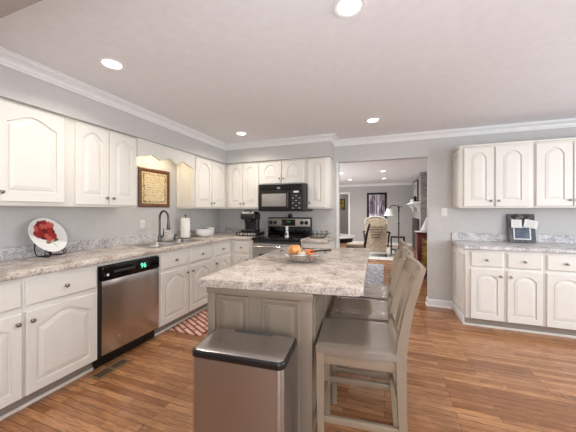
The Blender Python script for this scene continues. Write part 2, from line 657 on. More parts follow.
def add_door(root, x0, x1, z0, z1, kind, rise, knob=None, mat=None, **k):
    d = panel_door(x1 - x0, z1 - z0, kind, rise, **k).build('door', mat or M['cab'], root, loc=(x0, -0.001, z0), angle=9)
    if knob:
        kx = 0.028 if knob[0] == 'l' else x1 - x0 - 0.028
        add_knob(d, kx, knob[1])
    return d


def add_drawer(root, x0, x1, z0, z1):
    d = slab_front(x1 - x0, z1 - z0).build('drawer', M['cab'], root, loc=(x0, -0.001, z0), angle=9)
    add_knob(d, (x1 - x0) / 2, (z1 - z0) / 2)
    return d


BH = 0.892


def base_cab(name, label, loc, rz, w, depth, fronts, hollow=False, group='base cabinets'):
    r = thing(name, label, 'cabinet', loc, rz, group)
    m = MB()
    g = 0.0006
    if hollow:
        m.box(g, w - g, 0, depth, 0.1, 0.70, 0.001).box(g, w - g, 0, 0.03, 0.70, BH, 0.001)
    else:
        m.box(g, w - g, 0, depth, 0.1, BH, 0.001)
    m.build('body', M['cab'], r)
    k = MB()
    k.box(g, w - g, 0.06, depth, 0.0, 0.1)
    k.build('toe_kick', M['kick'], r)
    k = MB()
    k.box(g, w - g, 0.044, 0.06, 0.0, 0.022, 0.003)
    k.build('shoe_trim', M['cab'], r)
    for f in fronts:
        if f[0] == 'drawer':
            add_drawer(r, *f[1:5])
        else:
            add_door(r, *f[1:5], *f[5:8], **(f[8] if len(f) > 8 else {}))
    return r


XF = -2.237                                  # left run face
R90 = PI / 2
DEP = XF - XL - 0.002
LZ0, LZ1, DZ0, DZ1 = 0.108, 0.662, 0.696, 0.862


def left_base(label, y0, y1, fronts, **k):
    return base_cab('base_cabinet', label, (XF, y0, 0), R90, y1 - y0, DEP, [(f[0], f[1] - y0, f[2] - y0, *f[3:]) for f in fronts], **k)


left_base('off-white base cabinet at the left picture edge, with a drawer and door half cut off', 0.63, 1.049,
          [('drawer', 0.65, 1.04, DZ0, DZ1), ('door', 0.65, 1.04, LZ0, LZ1, 'bell', 0.055, ('r', 0.49))])
left_base('off-white base cabinet with one drawer and one wide arched door, left of the dishwasher', 1.049, 1.536,
          [('drawer', 1.06, 1.522, DZ0, DZ1), ('door', 1.06, 1.522, LZ0, LZ1, 'bell', 0.07, ('l', 0.49))])
left_base('off-white double-door sink base cabinet right of the dishwasher, below the sink', 2.163, 3.10,
          [('drawer', 2.185, 2.605, DZ0, DZ1), ('drawer', 2.636, 3.072, DZ0, DZ1),
           ('door', 2.185, 2.605, LZ0, LZ1, 'bell', 0.07, ('r', 0.49)), ('door', 2.636, 3.072, LZ0, LZ1, 'bell', 0.07, ('l', 0.49))], hollow=True)
left_base('off-white narrow base cabinet in the far left corner, under the white bowl', 3.10, D - 0.002,
          [('drawer', 3.128, 3.52, DZ0, DZ1), ('door', 3.128, 3.52, LZ0, LZ1, 'bell', 0.07, ('l', 0.49))])
YF = D - 0.615                               # back run face
base_cab('base_cabinet', 'cream base cabinet with a small drawer left of the range, under the coffee maker', (XF + 0.001, YF, 0), 0, 0.38, 0.612,
         [('drawer', 0.075, 0.33, DZ0, DZ1), ('door', 0.075, 0.33, LZ0, LZ1, 'bell', 0.05, ('r', 0.49))])
base_cab('base_cabinet', 'narrow off-white base cabinet right of the range, behind the fruit bowl', (-1.098, YF, 0), 0, 0.356, 0.612,
         [('drawer', 0.03, 0.326, DZ0, DZ1), ('door', 0.03, 0.326, LZ0, LZ1, 'bell', 0.05, ('l', 0.49))])

# ---- right-hand base cabinets
RXB = 0.878
ark = dict(st=0.050, rb=0.065, rt=0.05, gw=0.014)
c1 = base_cab('base_cabinet', 'white base cabinet under the right worktop with a beaded side panel facing the opening', (RXB, D - 0.60, 0), 0, 0.37, 0.598,
              [('drawer', 0.045, 0.352, 0.70, 0.862), ('door', 0.045, 0.352, 0.108, 0.668, 'arc', 0.05, ('r', 0.50), ark)])
panel_door(0.52, 0.70, 'flat', 0, st=0.05, rb=0.06, rt=0.05, t=0.012, T=RZ(-R90)).build('side_panel', M['cab'], c1, loc=(0.0, 0.56, 0.13), angle=9)
bz(-0.014, 0.0, 0.044, 0.598, 0.0, 0.1, 0.002).build('side_baseboard', M['trim'], c1)
base_cab('base_cabinet', 'white base cabinet on the right, second from the opening, below the grey frame', (RXB + 0.37, D - 0.60, 0), 0, 0.338, 0.598,
         [('drawer', 0.018, 0.324, 0.70, 0.862), ('door', 0.018, 0.324, 0.108, 0.668, 'arc', 0.05, ('l', 0.50), ark)])
base_cab('base_cabinet', 'white base cabinet at the right picture edge, third from the opening', (RXB + 0.708, D - 0.60, 0), 0, 0.36, 0.598,
         [('drawer', 0.02, 0.342, 0.70, 0.862), ('door', 0.02, 0.342, 0.108, 0.668, 'arc', 0.05, ('r', 0.50), ark)])


# ---- wall cabinets
def wall_cab(label, loc, rz, w, depth, h, doors, side=None, top_trim=False):
    r = thing('wall_cabinet', label, 'cabinet', loc, rz, 'wall cabinets')
    g = 0.0006
    bz(g, w - g, 0, depth, 0, h, 0.001).build('body', M['cab'], r)
    for d in doors:
        add_door(r, *d[:4], *d[4:7], **(d[7] if len(d) > 7 else {}))
    if side == 'l':
        panel_door(depth - 0.02, h - 0.05, 'flat', 0, st=0.045, rb=0.075, rt=0.06, t=0.01, field=0.035, T=RZ(-R90)).build('side_panel', M['cab'], r, loc=(0.0006, depth - 0.01, 0.025), angle=9)
    if top_trim:
        m = MB()
        m.box(-0.012, w, -0.03, depth, h, h + 0.018, 0.003)
        m.build('top_trim', M['cab'], r)
    return r


UZ, UH = 1.366, 0.758
UD = 0.31
UX = XL + 0.002 + UD


def left_upper(label, y0, y1, doors, side=None):
    return wall_cab(label, (UX, y0, UZ), R90, y1 - y0, UD, UH, [(d[0] - y0, d[1] - y0, *d[2:]) for d in doors], side)


nar = dict(st=0.055, rb=0.085, rt=0.06, gw=0.02)
left_upper('off-white wall cabinet with one wide arched door at the left picture edge', 0.96, 1.537, [(1.035, 1.462, 0.03, 0.74, 'bell', 0.065, ('l', 0.065), dict(st=0.06, rb=0.075, rt=0.07))])
left_upper('off-white wall cabinet with two narrow arched doors, left of the framed sampler', 1.537, 2.163,
           [(1.545, 1.842, 0.02, 0.74, 'bell', 0.06, ('r', 0.065), nar), (1.850, 2.150, 0.02, 0.74, 'bell', 0.06, ('l', 0.065), nar)])
left_upper('white wall cabinet with two arched doors and panelled side, right of the sink valance', 3.092, D - 0.002,
           [(3.112, 3.480, 0.02, 0.735, 'arc', 0.08, ('r', 0.065), nar), (3.494, 3.84, 0.02, 0.735, 'arc', 0.08, ('l', 0.065), nar)], side='l')
UY = D - 0.002 - UD
wall_cab('cream wall cabinet with two narrow doors left of the microwave, above the coffee maker', (UX + 0.001, UY, UZ), 0, 0.648, UD, UH,
         [(0.078, 0.345, 0.02, 0.735, 'arc', 0.08, ('r', 0.065), nar), (0.358, 0.630, 0.02, 0.735, 'arc', 0.08, ('l', 0.065), nar)])
ov = dict(st=0.075, rb=0.075, rt=0.05)
wall_cab('short cream cabinet with two arched doors directly above the microwave', (UX + 0.65, UY, 1.745), 0, 0.762, UD, 2.124 - 1.745,
         [(0.012, 0.380, 0.015, 0.355, 'arc', 0.085, ('r', 0.075), ov), (0.396, 0.745, 0.015, 0.355, 'arc', 0.085, ('l', 0.075), ov)])
wall_cab('tall narrow cream wall cabinet with one arched door right of the microwave', (UX + 1.413, UY, UZ), 0, SX1 - 0.01 - (UX + 1.413), UD, UH,
         [(0.05, 0.325, 0.02, 0.74, 'arc', 0.07, ('l', 0.065), dict(st=0.075, rb=0.08, rt=0.06))])
RU = 0.882
rk = dict(st=0.072, rb=0.072, rt=0.055, gw=0.013)
wall_cab('white wall cabinet with two arched doors on the right, nearest the opening', (RU, UY, UZ), 0, 0.745, UD, UH,
         [(0.045, 0.350, 0.02, 0.735, 'arc', 0.06, ('r', 0.065), rk), (0.370, 0.695, 0.02, 0.735, 'arc', 0.06, ('l', 0.065), rk)], top_trim=True, side='l')
wall_cab('white wall cabinet cut by the right picture edge, above the grey frame', (RU + 0.746, UY, UZ), 0, 0.70, UD, UH,
         [(0.012, 0.335, 0.02, 0.735, 'arc', 0.06, ('r', 0.065), rk), (0.345, 0.69, 0.02, 0.735, 'arc', 0.06, ('l', 0.065), rk)], top_trim=True)

# ---- scalloped valance over the sink (between the two wall cabinets)
pts = [(2.165, 1.932), (2.215, 1.938), (2.26, 1.944), (2.31, 1.956), (2.37, 1.972), (2.42, 1.955), (2.48, 1.936), (2.52, 1.946), (2.56, 1.962), (2.60, 1.974),
       (2.632, 1.981), (2.67, 1.97), (2.71, 1.945), (2.75, 1.942), (2.79, 1.954), (2.83, 1.970), (2.87, 1.981), (2.93, 1.962), (2.99, 1.945), (3.04, 1.938), (3.09, 1.932)]
v = MB()
v.prism([(y, 1.955 + (z - 1.955) * 1.35) for y, z in pts] + [(3.09, 2.124), (2.165, 2.124)], 0, 0.02, T=Matrix(((0, 0, 1, UX - 0.002), (1, 0, 0, 0), (0, 1, 0, 0), (0, 0, 0, 1))))
tag(v.build('valance', M['cab'], angle=25), 'white scalloped wooden valance above the sink and framed sampler', 'valance')
l = bpy.data.lights.new('sink_lamp', 'AREA')
l.shape = 'RECTANGLE'
l.size, l.size_y, l.energy, l.color = 0.5, 0.06, 2.6, (1.0, 0.82, 0.55)
lt = thing('valance_light', 'slim warm light bar under the soffit behind the sink valance', 'light', (-2.69, 2.63, 2.124))
bz(-0.03, 0.03, -0.27, 0.27, -0.025, -0.001, 0.003).build('housing', M['white'], lt)
bz(-0.022, 0.022, -0.25, 0.25, -0.029, -0.0255).build('diffuser', emit('warm_diffuser', (255, 226, 170), 4), lt)
lo = bpy.data.objects.new('sink_lamp', l)
COL.objects.link(lo)
lo.parent = lt
lo.location = (0, 0, -0.032)
lo.rotation_euler = (0, 0, PI / 2)

# ------------------------------------------------------------------ worktops
CT, CB = 0.935, 0.894
# L-shaped worktop along the left wall and into the corner, with the sink cut-out
SY0, SY1, SXA, SXB = 2.20, 2.99, -2.74, -2.285
CE = XF + 0.035


def nose_x(y0, y1, xa, xe, mb):
    """slab with a rounded front edge at x = xe"""
    r = 0.015
    prof = [(xa, CB), (xe - 0.004, CB), (xe, CB + 0.006), (xe, CT - r), (xe - 0.004, CT - 0.005), (xe - r, CT), (xa, CT)]
    mb.loops([[(x, y, z) for x, z in prof] for y in (y0, y1)])


def nose_y(x0, x1, ya, ye, mb):
    r = 0.015
    prof = [(ya, CB), (ye + 0.004, CB), (ye, CB + 0.006), (ye, CT - r), (ye + 0.004, CT - 0.005), (ye + r, CT), (ya, CT)]
    mb.loops([[(x, y, z) for y, z in prof] for x in (x0, x1)])


wt = thing('worktop', 'long grey-beige granite-look worktop along the left wall and around the corner', 'worktop', (0, 0, 0))
m = MB()
CYE = YF - 0.035
m.box(XL + 0.001, SXB, 0.63, SY0, CB, CT)
m.box(XL + 0.001, SXA, SY0, SY1, CB, CT)
m.box(XL + 0.001, SXB, SY1, D - 0.001, CB, CT)
nose_x(0.63, CYE + 0.015, SXB, CE, m)
m.box(SXB, CE - 0.015, CYE + 0.015, D - 0.001, CB, CT)
nose_y(CE - 0.015, -1.858, D - 0.001, CYE, m)
m.build('worktop_slab', M['counter'], wt, angle=30)
m = MB()
m.box(XL + 0.001, XL + 0.021, 0.63, D - 0.001, CT, CT + 0.10, 0.003)
m.box(XL + 0.021, -1.858, D - 0.021, D - 0.001, CT, CT + 0.10, 0.003)
m.build('backsplash', M['counter2'], wt, smooth=False)
bz(XF - 0.02, XF - 0.001, 1.538, 2.161, 0.866, 0.8935).build('filler_rail', M['cab'], wt)
wt2 = thing('worktop', 'short piece of granite-look worktop right of the range, under the wire basket', 'worktop', (0, 0, 0))
m = MB()
nose_y(-1.096, -0.722, D - 0.001, CYE, m)
m.build('worktop_slab', M['counter'], wt2, angle=30)
wt3 = thing('worktop', 'pale grey granite-look worktop on the right-hand white cabinets', 'worktop', (0, 0, 0))
m = MB()
nose_y(0.858, 2.9, D - 0.001, D - 0.645, m)
m.build('worktop_slab', M['counter2'], wt3, angle=30)
bz(0.862, 2.9, D - 0.021, D - 0.001, CT, CT + 0.10, 0.003).build('backsplash', M['counter2'], wt3, smooth=False)

# ------------------------------------------------------------------ dishwasher
dw = thing('dishwasher', 'stainless steel dishwasher with black control strip between the left base cabinets', 'dishwasher', (XF, 1.5385, 0), R90)
W = 0.622
bz(0.001, W - 0.001, 0.0, 0.57, 0.10, 0.862).build('body', M['black'], dw)
bz(0.001, W - 0.001, 0.045, 0.5, 0.0, 0.10).build('toe_kick', M['black'], dw)
lp = []
for z, b in ((0.115, 0.0), (0.125, 0.006), (0.40, 0.010), (0.68, 0.010), (0.735, 0.008), (0.742, 0.0)):
    row = [(0.02, 0.0, z)]
    for k in range(13):
        s = k / 12
        row.append((0.02 + s * (W - 0.026), -0.012 - b - 0.012 * math.sin(PI * s) - 0.003 * math.sin(3 * PI * s), z))
    row.append((W - 0.006, 0.0, z))
    lp.append(row)
m = MB()
m.loops(lp)
m.build('door_panel', M['dwsteel'], dw, angle=50)
cp = bz(0.02, W - 0.006, -0.03, 0.0, 0.742, 0.858, 0.006).build('control_panel', M['blackglass'], dw)
bz(0.12, 0.33, -0.034, -0.030, 0.792, 0.812, 0.002).build('handle_recess', M['dark'], cp)
bz(0.055, 0.075, -0.033, -0.030, 0.775, 0.795, 0.001).build('button', M['plastic'], cp)
bz(0.03, 0.04, -0.033, -0.030, 0.775, 0.795, 0.001).build('button', M['dark'], cp)
for k in range(4):
    bz(0.54 + 0.016 * k, 0.55 + 0.016 * k, -0.032, -0.030, 0.80, 0.803).build('button', M['dark'], cp)


def text(s, size, mat, parent, T, name='lit_digits', ext=0.0005):
    cu = bpy.data.curves.new(name, 'FONT')
    cu.body = s
    cu.size = size
    cu.extrude = ext
    cu.align_x = 'CENTER'
    cu.materials.append(mat)
    o = bpy.data.objects.new(name, cu)
    COL.objects.link(o)
    me = bpy.data.meshes.new_from_object(o)
    bpy.data.objects.remove(o)
    o = bpy.data.objects.new(name, me)
    COL.objects.link(o)
    o.parent = parent
    o.matrix_local = T
    return o


text('96', 0.068, M['green'], cp, TR(0.42, -0.0312, 0.778) @ RX(PI / 2))

# ------------------------------------------------------------------ microwave over the range
mw = thing('microwave', 'black over-the-range microwave under the short cabinet', 'microwave', (-1.857, D - 0.405, 1.325), 0)
W, H = 0.776, 0.415
bz(0.001, W - 0.014, 0.0, 0.403, 0.0, H, 0.004).build('body', M['black'], mw)
dr = bz(0.006, 0.52, -0.03, -0.001, 0.012, 0.325, 0.006).build('door', M['black'], mw)
bz(0.065, 0.465, -0.033, -0.030, 0.075, 0.27, 0.004).build('window', M['greyglass'], dr)
m = MB()
m.tube([(0.50, -0.03, 0.05), (0.50, -0.055, 0.06), (0.50, -0.055, 0.28), (0.50, -0.03, 0.29)], 0.009)
m.build('handle', M['dark'], dr)
cp = bz(0.525, 0.715, -0.03, -0.001, 0.012, 0.325, 0.006).build('control_panel', M['black'], mw)
bz(0.585, 0.665, -0.0315, -0.030, 0.277, 0.305).build('display', M['plastic'], cp)
for j in range(6):
    for k in range(3):
        bz(0.56 + k * 0.05, 0.59 + k * 0.05, -0.0315, -0.030, 0.04 + j * 0.037, 0.058 + j * 0.037).build('button', M['dark'] if (j + k) % 2 else M['greyglass'], cp)
bz(0.72, W - 0.002, -0.03, -0.001, 0.012, 0.408, 0.006).build('side_strip', M['dark'], mw)
vt = MB()
vt.box(0.006, 0.715, -0.025, -0.001, 0.33, 0.408, 0.004)
for k in range(5):
    vt.box(0.03, 0.69, -0.03, -0.024, 0.342 + k * 0.013, 0.347 + k * 0.013)
vt.build('vent_grille', M['black'], mw)
bz(0.32, 0.37, -0.0335, -0.0245, 0.34, 0.365, 0.002).build('badge', M['greyglass'], mw)

# ------------------------------------------------------------------ range
rg = thing('range', 'stainless and black electric range under the microwave', 'stove', (-1.853, YF, 0), 0)
W = 0.75
bz(0, W, 0.0, 0.60, 0.05, 0.90, 0.003).build('body', M['dark'], rg)
bz(0.02, W - 0.02, 0.06, 0.55, 0.0, 0.05).build('plinth', M['black'], rg)
ck = bz(-0.0, W, -0.045, 0.545, 0.90, 0.932, 0.006).build('cooktop', M['blackglass'], rg)
for bx, by, br in ((0.2, 0.1, 0.1), (0.55, 0.1, 0.08), (0.2, 0.38, 0.08), (0.55, 0.38, 0.1)):
    m = MB()
    m.lathe([(br, 0), (br, 0.0008), (br - 0.006, 0.0008), (br - 0.006, 0)], 32, TR(bx, by, 0.9322), cap0=False, cap1=False)
    m.build('burner_ring', M['dark'], ck)
od = bz(0.01, W - 0.01, -0.035, -0.001, 0.27, 0.855, 0.006).build('oven_door', M['steel'], rg)
bz(0.12, W - 0.12, -0.038, -0.034, 0.36, 0.70, 0.003).build('window', M['blackglass'], od)
m = MB()
m.tube([(0.06, -0.035, 0.80), (0.06, -0.085, 0.812), (0.10, -0.09, 0.815), (W - 0.10, -0.09, 0.815), (W - 0.06, -0.085, 0.812), (W - 0.06, -0.035, 0.80)], 0.013, 10)
m.build('handle', M['chrome'], od)
bz(0.01, W - 0.01, -0.03, -0.001, 0.07, 0.26, 0.006).build('drawer', M['steel'], rg)
bg = bz(-0.003, W + 0.005, 0.548, 0.612, 0.905, 1.225, 0.012).build('backguard', M['black'], rg)
bz(0.012, W - 0.012, 0.542, 0.549, 1.075, 1.205, 0.004).build('control_panel', M['satin'], bg)
for kx in (0.06, 0.135, 0.60, 0.675):
    m = MB()
    m.lathe([(0.032, 0), (0.03, 0.012), (0.022, 0.016), (0.02, 0.028), (0.001, 0.029)], 20, TR(kx, 0.5415, 1.14) @ RX(PI / 2))
    m.box(-0.005, 0.005, -0.02, 0.02, 0.02, 0.034, T=TR(kx, 0.5415, 1.14) @ RX(PI / 2))
    m.build('knob', M['black'], bg)
dp = bz(0.25, 0.49, 0.539, 0.5425, 1.09, 1.19, 0.002).build('display', M['blackglass'], bg)
m = MB()
for k in range(4):
    m.box(0.345 + k * 0.015, 0.354 + k * 0.015, 0.5375, 0.5392, 1.145, 1.163)
m.build('lit_digits', emit('green_clock_digits', (60, 150, 80), 0.35), dp)
for j in range(2):
    for k in range(4):
        bz(0.262 + k * 0.017 + (0.15 if k > 1 else 0), 0.273 + k * 0.017 + (0.15 if k > 1 else 0), 0.538, 0.5392, 1.105 + j * 0.035, 1.12 + j * 0.035).build('button', M['dark'], dp)
bz(0.05, W - 0.05, 0.535, 0.549, 0.96, 1.05, 0.004).build('vent_panel', M['blackglass'], bg)

m = MB()
m.lathe([(0.032, 0), (0.038, 0.008), (0.04, 0.03), (0.036, 0.05), (0.02, 0.06), (0.001, 0.062)], 24)
tag(m.build('kitchen_timer', M['black'], loc=(-1.465, D - 0.035, 1.2255)), 'small round black timer on top of the back panel of the range', 'timer')

fg = thing('figurine', 'small white ceramic figurine standing on the black cooktop', 'figurine', (-1.385, 3.77, 0.9335))
m = MB()
m.lathe([(0.03, 0), (0.032, 0.01), (0.026, 0.04), (0.022, 0.07), (0.024, 0.085), (0.012, 0.098), (0.001, 0.10)], 20)
m.build('torso', M['white'], fg)
MB().ball((0, 0, 0.117), 0.02).build('head', M['white'], fg)
m = MB()
m.lathe([(0.019, 0), (0.019, 0.012), (0.025, 0.024), (0.022, 0.036), (0.001, 0.04)], 16, TR(0, 0, 0.128))
m.build('hat', M['white'], fg)
bz(-0.014, 0.014, -0.031, -0.022, 0.03, 0.07, 0.004).build('apron', M['dark'], fg)

# ------------------------------------------------------------------ island
IR = math.radians(4.6)
isl = thing('island', 'greige panelled kitchen island behind the steel bin, under the beige worktop', 'kitchen island', (0, 0, 0))
fl, fr, br_, bl = (-1.004, 1.352), (-0.370, 1.408), (-0.46, 2.78), (-1.04, 2.72)
m = MB()
m.prism([fl, fr, br_, bl], 0.08, 0.872)
m.build('body', M['greige'], isl)


def lerp(a, b, t): return (a[0] + (b[0] - a[0]) * t, a[1] + (b[1] - a[1]) * t)


def inset(poly, e):
    cx, cy = sum(p[0] for p in poly) / 4, sum(p[1] for p in poly) / 4
    return [(p[0] + (e if p[0] < cx else -e), p[1] + (e if p[1] < cy else -e)) for p in poly]


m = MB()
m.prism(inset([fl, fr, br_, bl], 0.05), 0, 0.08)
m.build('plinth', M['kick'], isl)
af = math.atan2(fr[1] - fl[1], fr[0] - fl[0])
TF = TR(fl[0], fl[1], 0) @ RZ(af)
Wf = math.hypot(fr[0] - fl[0], fr[1] - fl[1])
# frieze rail under the worktop, corner posts, two raised panels
bz(-0.004, Wf + 0.004, -0.012, 0.0, 0.835, 0.872, 0.003, T=TF).build('frieze', M['greige'], isl)
for a, b in ((0.0, 0.05), (Wf - 0.07, Wf)):
    bz(a, b, -0.008, 0.0, 0.08, 0.835, 0.002, T=TF).build('corner_post', M['greige'], isl)
for a, b in ((0.068, 0.262), (0.348, 0.568)):
    panel_door(b - a, 0.72, 'flat', 0, st=0.012, rb=0.012, rt=0.012, t=0.012, field=0.022, T=TF @ TR(a, 0, 0.108)).build('front_panel', M['greige'], isl, angle=9)
ar = math.atan2(br_[1] - fr[1], br_[0] - fr[0])
TS = TR(fr[0], fr[1], 0) @ RZ(ar)
Ws = math.hypot(br_[0] - fr[0], br_[1] - fr[1])
for k in range(3):
    a = 0.05 + k * (Ws - 0.06) / 3
    panel_door((Ws - 0.06) / 3 - 0.05, 0.75, 'flat', 0, st=0.03, rb=0.04, rt=0.04, t=0.006, field=0.022, T=TS @ TR(a, 0, 0.10)).build('side_panel', M['greige'], isl, angle=9)
al = math.atan2(fl[1] - bl[1], fl[0] - bl[0])
TL = TR(bl[0], bl[1], 0) @ RZ(al)
Wl = math.hypot(fl[0] - bl[0], fl[1] - bl[1])
for k in range(2):
    d = panel_door(Wl / 2 - 0.06, 0.70, 'bell', 0.06, T=TL @ TR(0.04 + k * Wl / 2, 0, 0.11)).build('door', M['greige'], isl, angle=9)

m = MB()
q = [(-1.058, 1.318), (-0.105, 1.452), (-0.157, 3.085), (-1.078, 2.83)]


def rounded(poly, r, n=5):
    out = []
    N = len(poly)
    for i in range(N):
        p, a, b = Vector(poly[i]), Vector(poly[i - 1]), Vector(poly[(i + 1) % N])
        u, w_ = (a - p).normalized(), (b - p).normalized()
        s, e = p + u * r, p + w_ * r
        for k in range(n + 1):
            t = k / n
            out.append(tuple((1 - t) ** 2 * s + 2 * t * (1 - t) * p + t * t * e))
    return out


m.prism(rounded(q, 0.022), 0.874, 0.918, bev=0.013)
tag(m.build('island_worktop', M['counter'], angle=30), 'beige granite-look island worktop overhanging towards the stools', 'worktop')


# ------------------------------------------------------------------ counter stools (local: seat faces -x, back at +x)
def make_stool(label):
    r = thing('counter_stool', label, 'stool', (0, 0, 0), 0, 'counter stools along the island')
    hw = 0.195
    lo, hi = MB(), None
    # saddle seat
    n = 10
    x0, x1 = -0.215, 0.205
    rows_t, rows_b = [], []
    for i in range(n + 1):
        x = x0 + (x1 - x0) * i / n
        rt, rb = [], []
        for j in range(n + 1):
            s = -1 + 2 * j / n
            half = hw * (1.0 - 0.0 * i) + 0.012 * math.sin(PI * i / n)
            y = s * half
            dip = 0.012 * (1 - s * s) * math.sin(PI * min(1, (i + 1.5) / n) * 0.9)
            front = 0.006 * max(0, 1 - i / 1.5)
            e = 0.005 if j in (0, n) or i in (0, n) else 0
            rt.append(lo.bm.verts.new((x, y, 0.624 - dip - front - e)))
            rb.append(lo.bm.verts.new((x, y, 0.588)))
        rows_t.append(rt)
        rows_b.append(rb)
    for i in range(n):
        for j in range(n):
            lo.face((rows_t[i][j], rows_t[i + 1][j], rows_t[i + 1][j + 1], rows_t[i][j + 1]))
            lo.face((rows_b[i][j], rows_b[i][j + 1], rows_b[i + 1][j + 1], rows_b[i + 1][j]))
    for i in range(n):
        lo.face((rows_t[i][0], rows_b[i][0], rows_b[i + 1][0], rows_t[i + 1][0]))
        lo.face((rows_t[i][n], rows_t[i + 1][n], rows_b[i + 1][n], rows_b[i][n]))
        lo.face((rows_t[0][i], rows_t[0][i + 1], rows_b[0][i + 1], rows_b[0][i]))
        lo.face((rows_t[n][i], rows_b[n][i], rows_b[n][i + 1], rows_t[n][i + 1]))
    lo.build('seat', M['seat'], r, angle=50)

    def post(pts, s):
        m = MB()
        m.loops([[(x - a, y - b, z), (x + a, y - b, z), (x + a, y + b, z), (x - a, y + b, z)] for x, y, z, a, b in pts])
        return m
    for s in (-1, 1):
        y = s * (hw - 0.022)
        post([(-0.185, y, 0.0, 0.015, 0.015), (-0.190, y, 0.30, 0.018, 0.018), (-0.190, y, 0.587, 0.021, 0.021)], s).build('leg', M['stoolpaint'], r)
        post([(0.232, y, 0.0, 0.016, 0.016), (0.212, y, 0.30, 0.020, 0.017), (0.205, y, 0.58, 0.024, 0.018), (0.212, y, 0.68, 0.023, 0.018),
              (0.245, y, 0.86, 0.020, 0.017), (0.298, y, 1.035, 0.016, 0.016)], s).build('rear_leg', M['stoolpaint'], r)
        bz(-0.17, 0.185, y - 0.009, y + 0.009, 0.525, 0.587, 0.002).build('side_apron', M['stoolpaint'], r)
        bz(-0.175, 0.20, y - 0.010, y + 0.010, 0.215, 0.250, 0.003).build('side_stretcher', M['stoolpaint'], r)
    bz(-0.20, -0.18, -hw + 0.04, hw - 0.04, 0.525, 0.587, 0.002).build('front_apron', M['stoolpaint'], r)
    bz(0.19, 0.21, -hw + 0.04, hw - 0.04, 0.525, 0.587, 0.002).build('rear_apron', M['stoolpaint'], r)
    bz(-0.20, -0.178, -hw + 0.038, hw - 0.038, 0.18, 0.222, 0.003).build('footrest', M['stoolpaint'], r)
    bz(0.205, 0.225, -hw + 0.038, hw - 0.038, 0.30, 0.335, 0.003).build('rear_stretcher', M['stoolpaint'], r)
    # curved crest rail
    m = MB()
    L = []
    for k in range(13):
        s = -1 + 2 * k / 12
        y = s * (hw - 0.004)
        bow = 0.012 * (1 - s * s)
        x = 0.300 + bow
        L.append([(x - 0.026, y, 0.978), (x - 0.004, y, 0.975), (x + 0.016, y, 1.047), (x + 0.010, y, 1.054), (x - 0.008, y, 1.051)])
    m.loops(L)
    m.build('crest_rail', M['stoolpaint'], r, angle=30)
    bz(0.205, 0.224, -hw + 0.04, hw - 0.04, 0.665, 0.70, 0.003).build('lower_rail', M['stoolpaint'], r)
    for yy in (0.0,):
        m = MB()
        L = []
        for z, x in ((0.69, 0.214), (0.80, 0.236), (0.90, 0.264), (0.985, 0.292)):
            L.append([(x - 0.006, yy - 0.04, z), (x + 0.006, yy - 0.04, z), (x + 0.006, yy + 0.04, z), (x - 0.006, yy + 0.04, z)])
        m.loops(L)
        m.build('back_splat', M['stoolpaint'], r)
    return r


st = make_stool('greige wooden counter stool nearest the camera, at the right of the steel bin')
st.location, st.rotation_euler = (-0.147, 1.58, 0), (0, 0, math.radians(6))
for lab, loc, rz in (('greige counter stool in the middle of the row of three at the island', (-0.152, 2.035, 0), 4),
                     ('greige counter stool at the far end of the island, nearest the living-room opening', (-0.148, 2.49, 0), 2)):
    s2 = copy_tree(st)
    s2.location, s2.rotation_euler = loc, (0, 0, math.radians(rz))
    s2['label'] = lab

# ------------------------------------------------------------------ steel bin
tb = thing('trash_can', 'rectangular stainless steel lidded bin in front of the island', 'trash can', (-0.648, 1.178, 0), math.radians(4.5))


def rrect(hx, hy, r, z, n=5, dx=0, dy=0):
    out = []
    for cx, cy, a0 in ((hx - r, hy - r, 0), (-hx + r, hy - r, PI / 2), (-hx + r, -hy + r, PI), (hx - r, -hy + r, 1.5 * PI)):
        for k in range(n + 1):
            a = a0 + k * PI / 2 / n
            out.append((cx + dx + r * math.cos(a), cy + dy + r * math.sin(a), z))
    return out


hx, hy = 0.232, 0.130
m = MB()
m.loops([rrect(hx - 0.006, hy - 0.006, 0.028, 0.028), rrect(hx - 0.003, hy - 0.003, 0.03, 0.035), rrect(hx - 0.003, hy - 0.003, 0.03, 0.634)])
m.build('body', M['steel'], tb)
m = MB()
m.loops([rrect(hx - 0.004, hy - 0.004, 0.03, 0.0), rrect(hx - 0.004, hy - 0.004, 0.03, 0.03)])
m.build('base', M['black'], tb)
m = MB()
m.loops([rrect(hx + 0.001, hy + 0.001, 0.034, 0.637), rrect(hx + 0.003, hy + 0.003, 0.036, 0.640), rrect(hx + 0.003, hy + 0.003, 0.036, 0.660), rrect(hx, hy, 0.034, 0.666),
         rrect(hx - 0.006, hy - 0.006, 0.03, 0.667)])
m.build('rim', M['black'], tb)
m = MB()
m.loops([rrect(hx - 0.008, hy - 0.008, 0.026, 0.660), rrect(hx - 0.008, hy - 0.008, 0.026, 0.669), rrect(hx - 0.02, hy - 0.018, 0.02, 0.673), rrect(hx - 0.05, hy - 0.04, 0.015, 0.674)])
m.build('lid', M['steelh'], tb)
bz(-0.06, 0.06, -hy - 0.035, -hy + 0.01, 0.012, 0.026, 0.004).build('pedal', M['black'], tb)
bz(-0.11, 0.11, hy - 0.045, hy - 0.015, 0.670, 0.6755, 0.002).build('hinge_cover', M['dark'], tb)

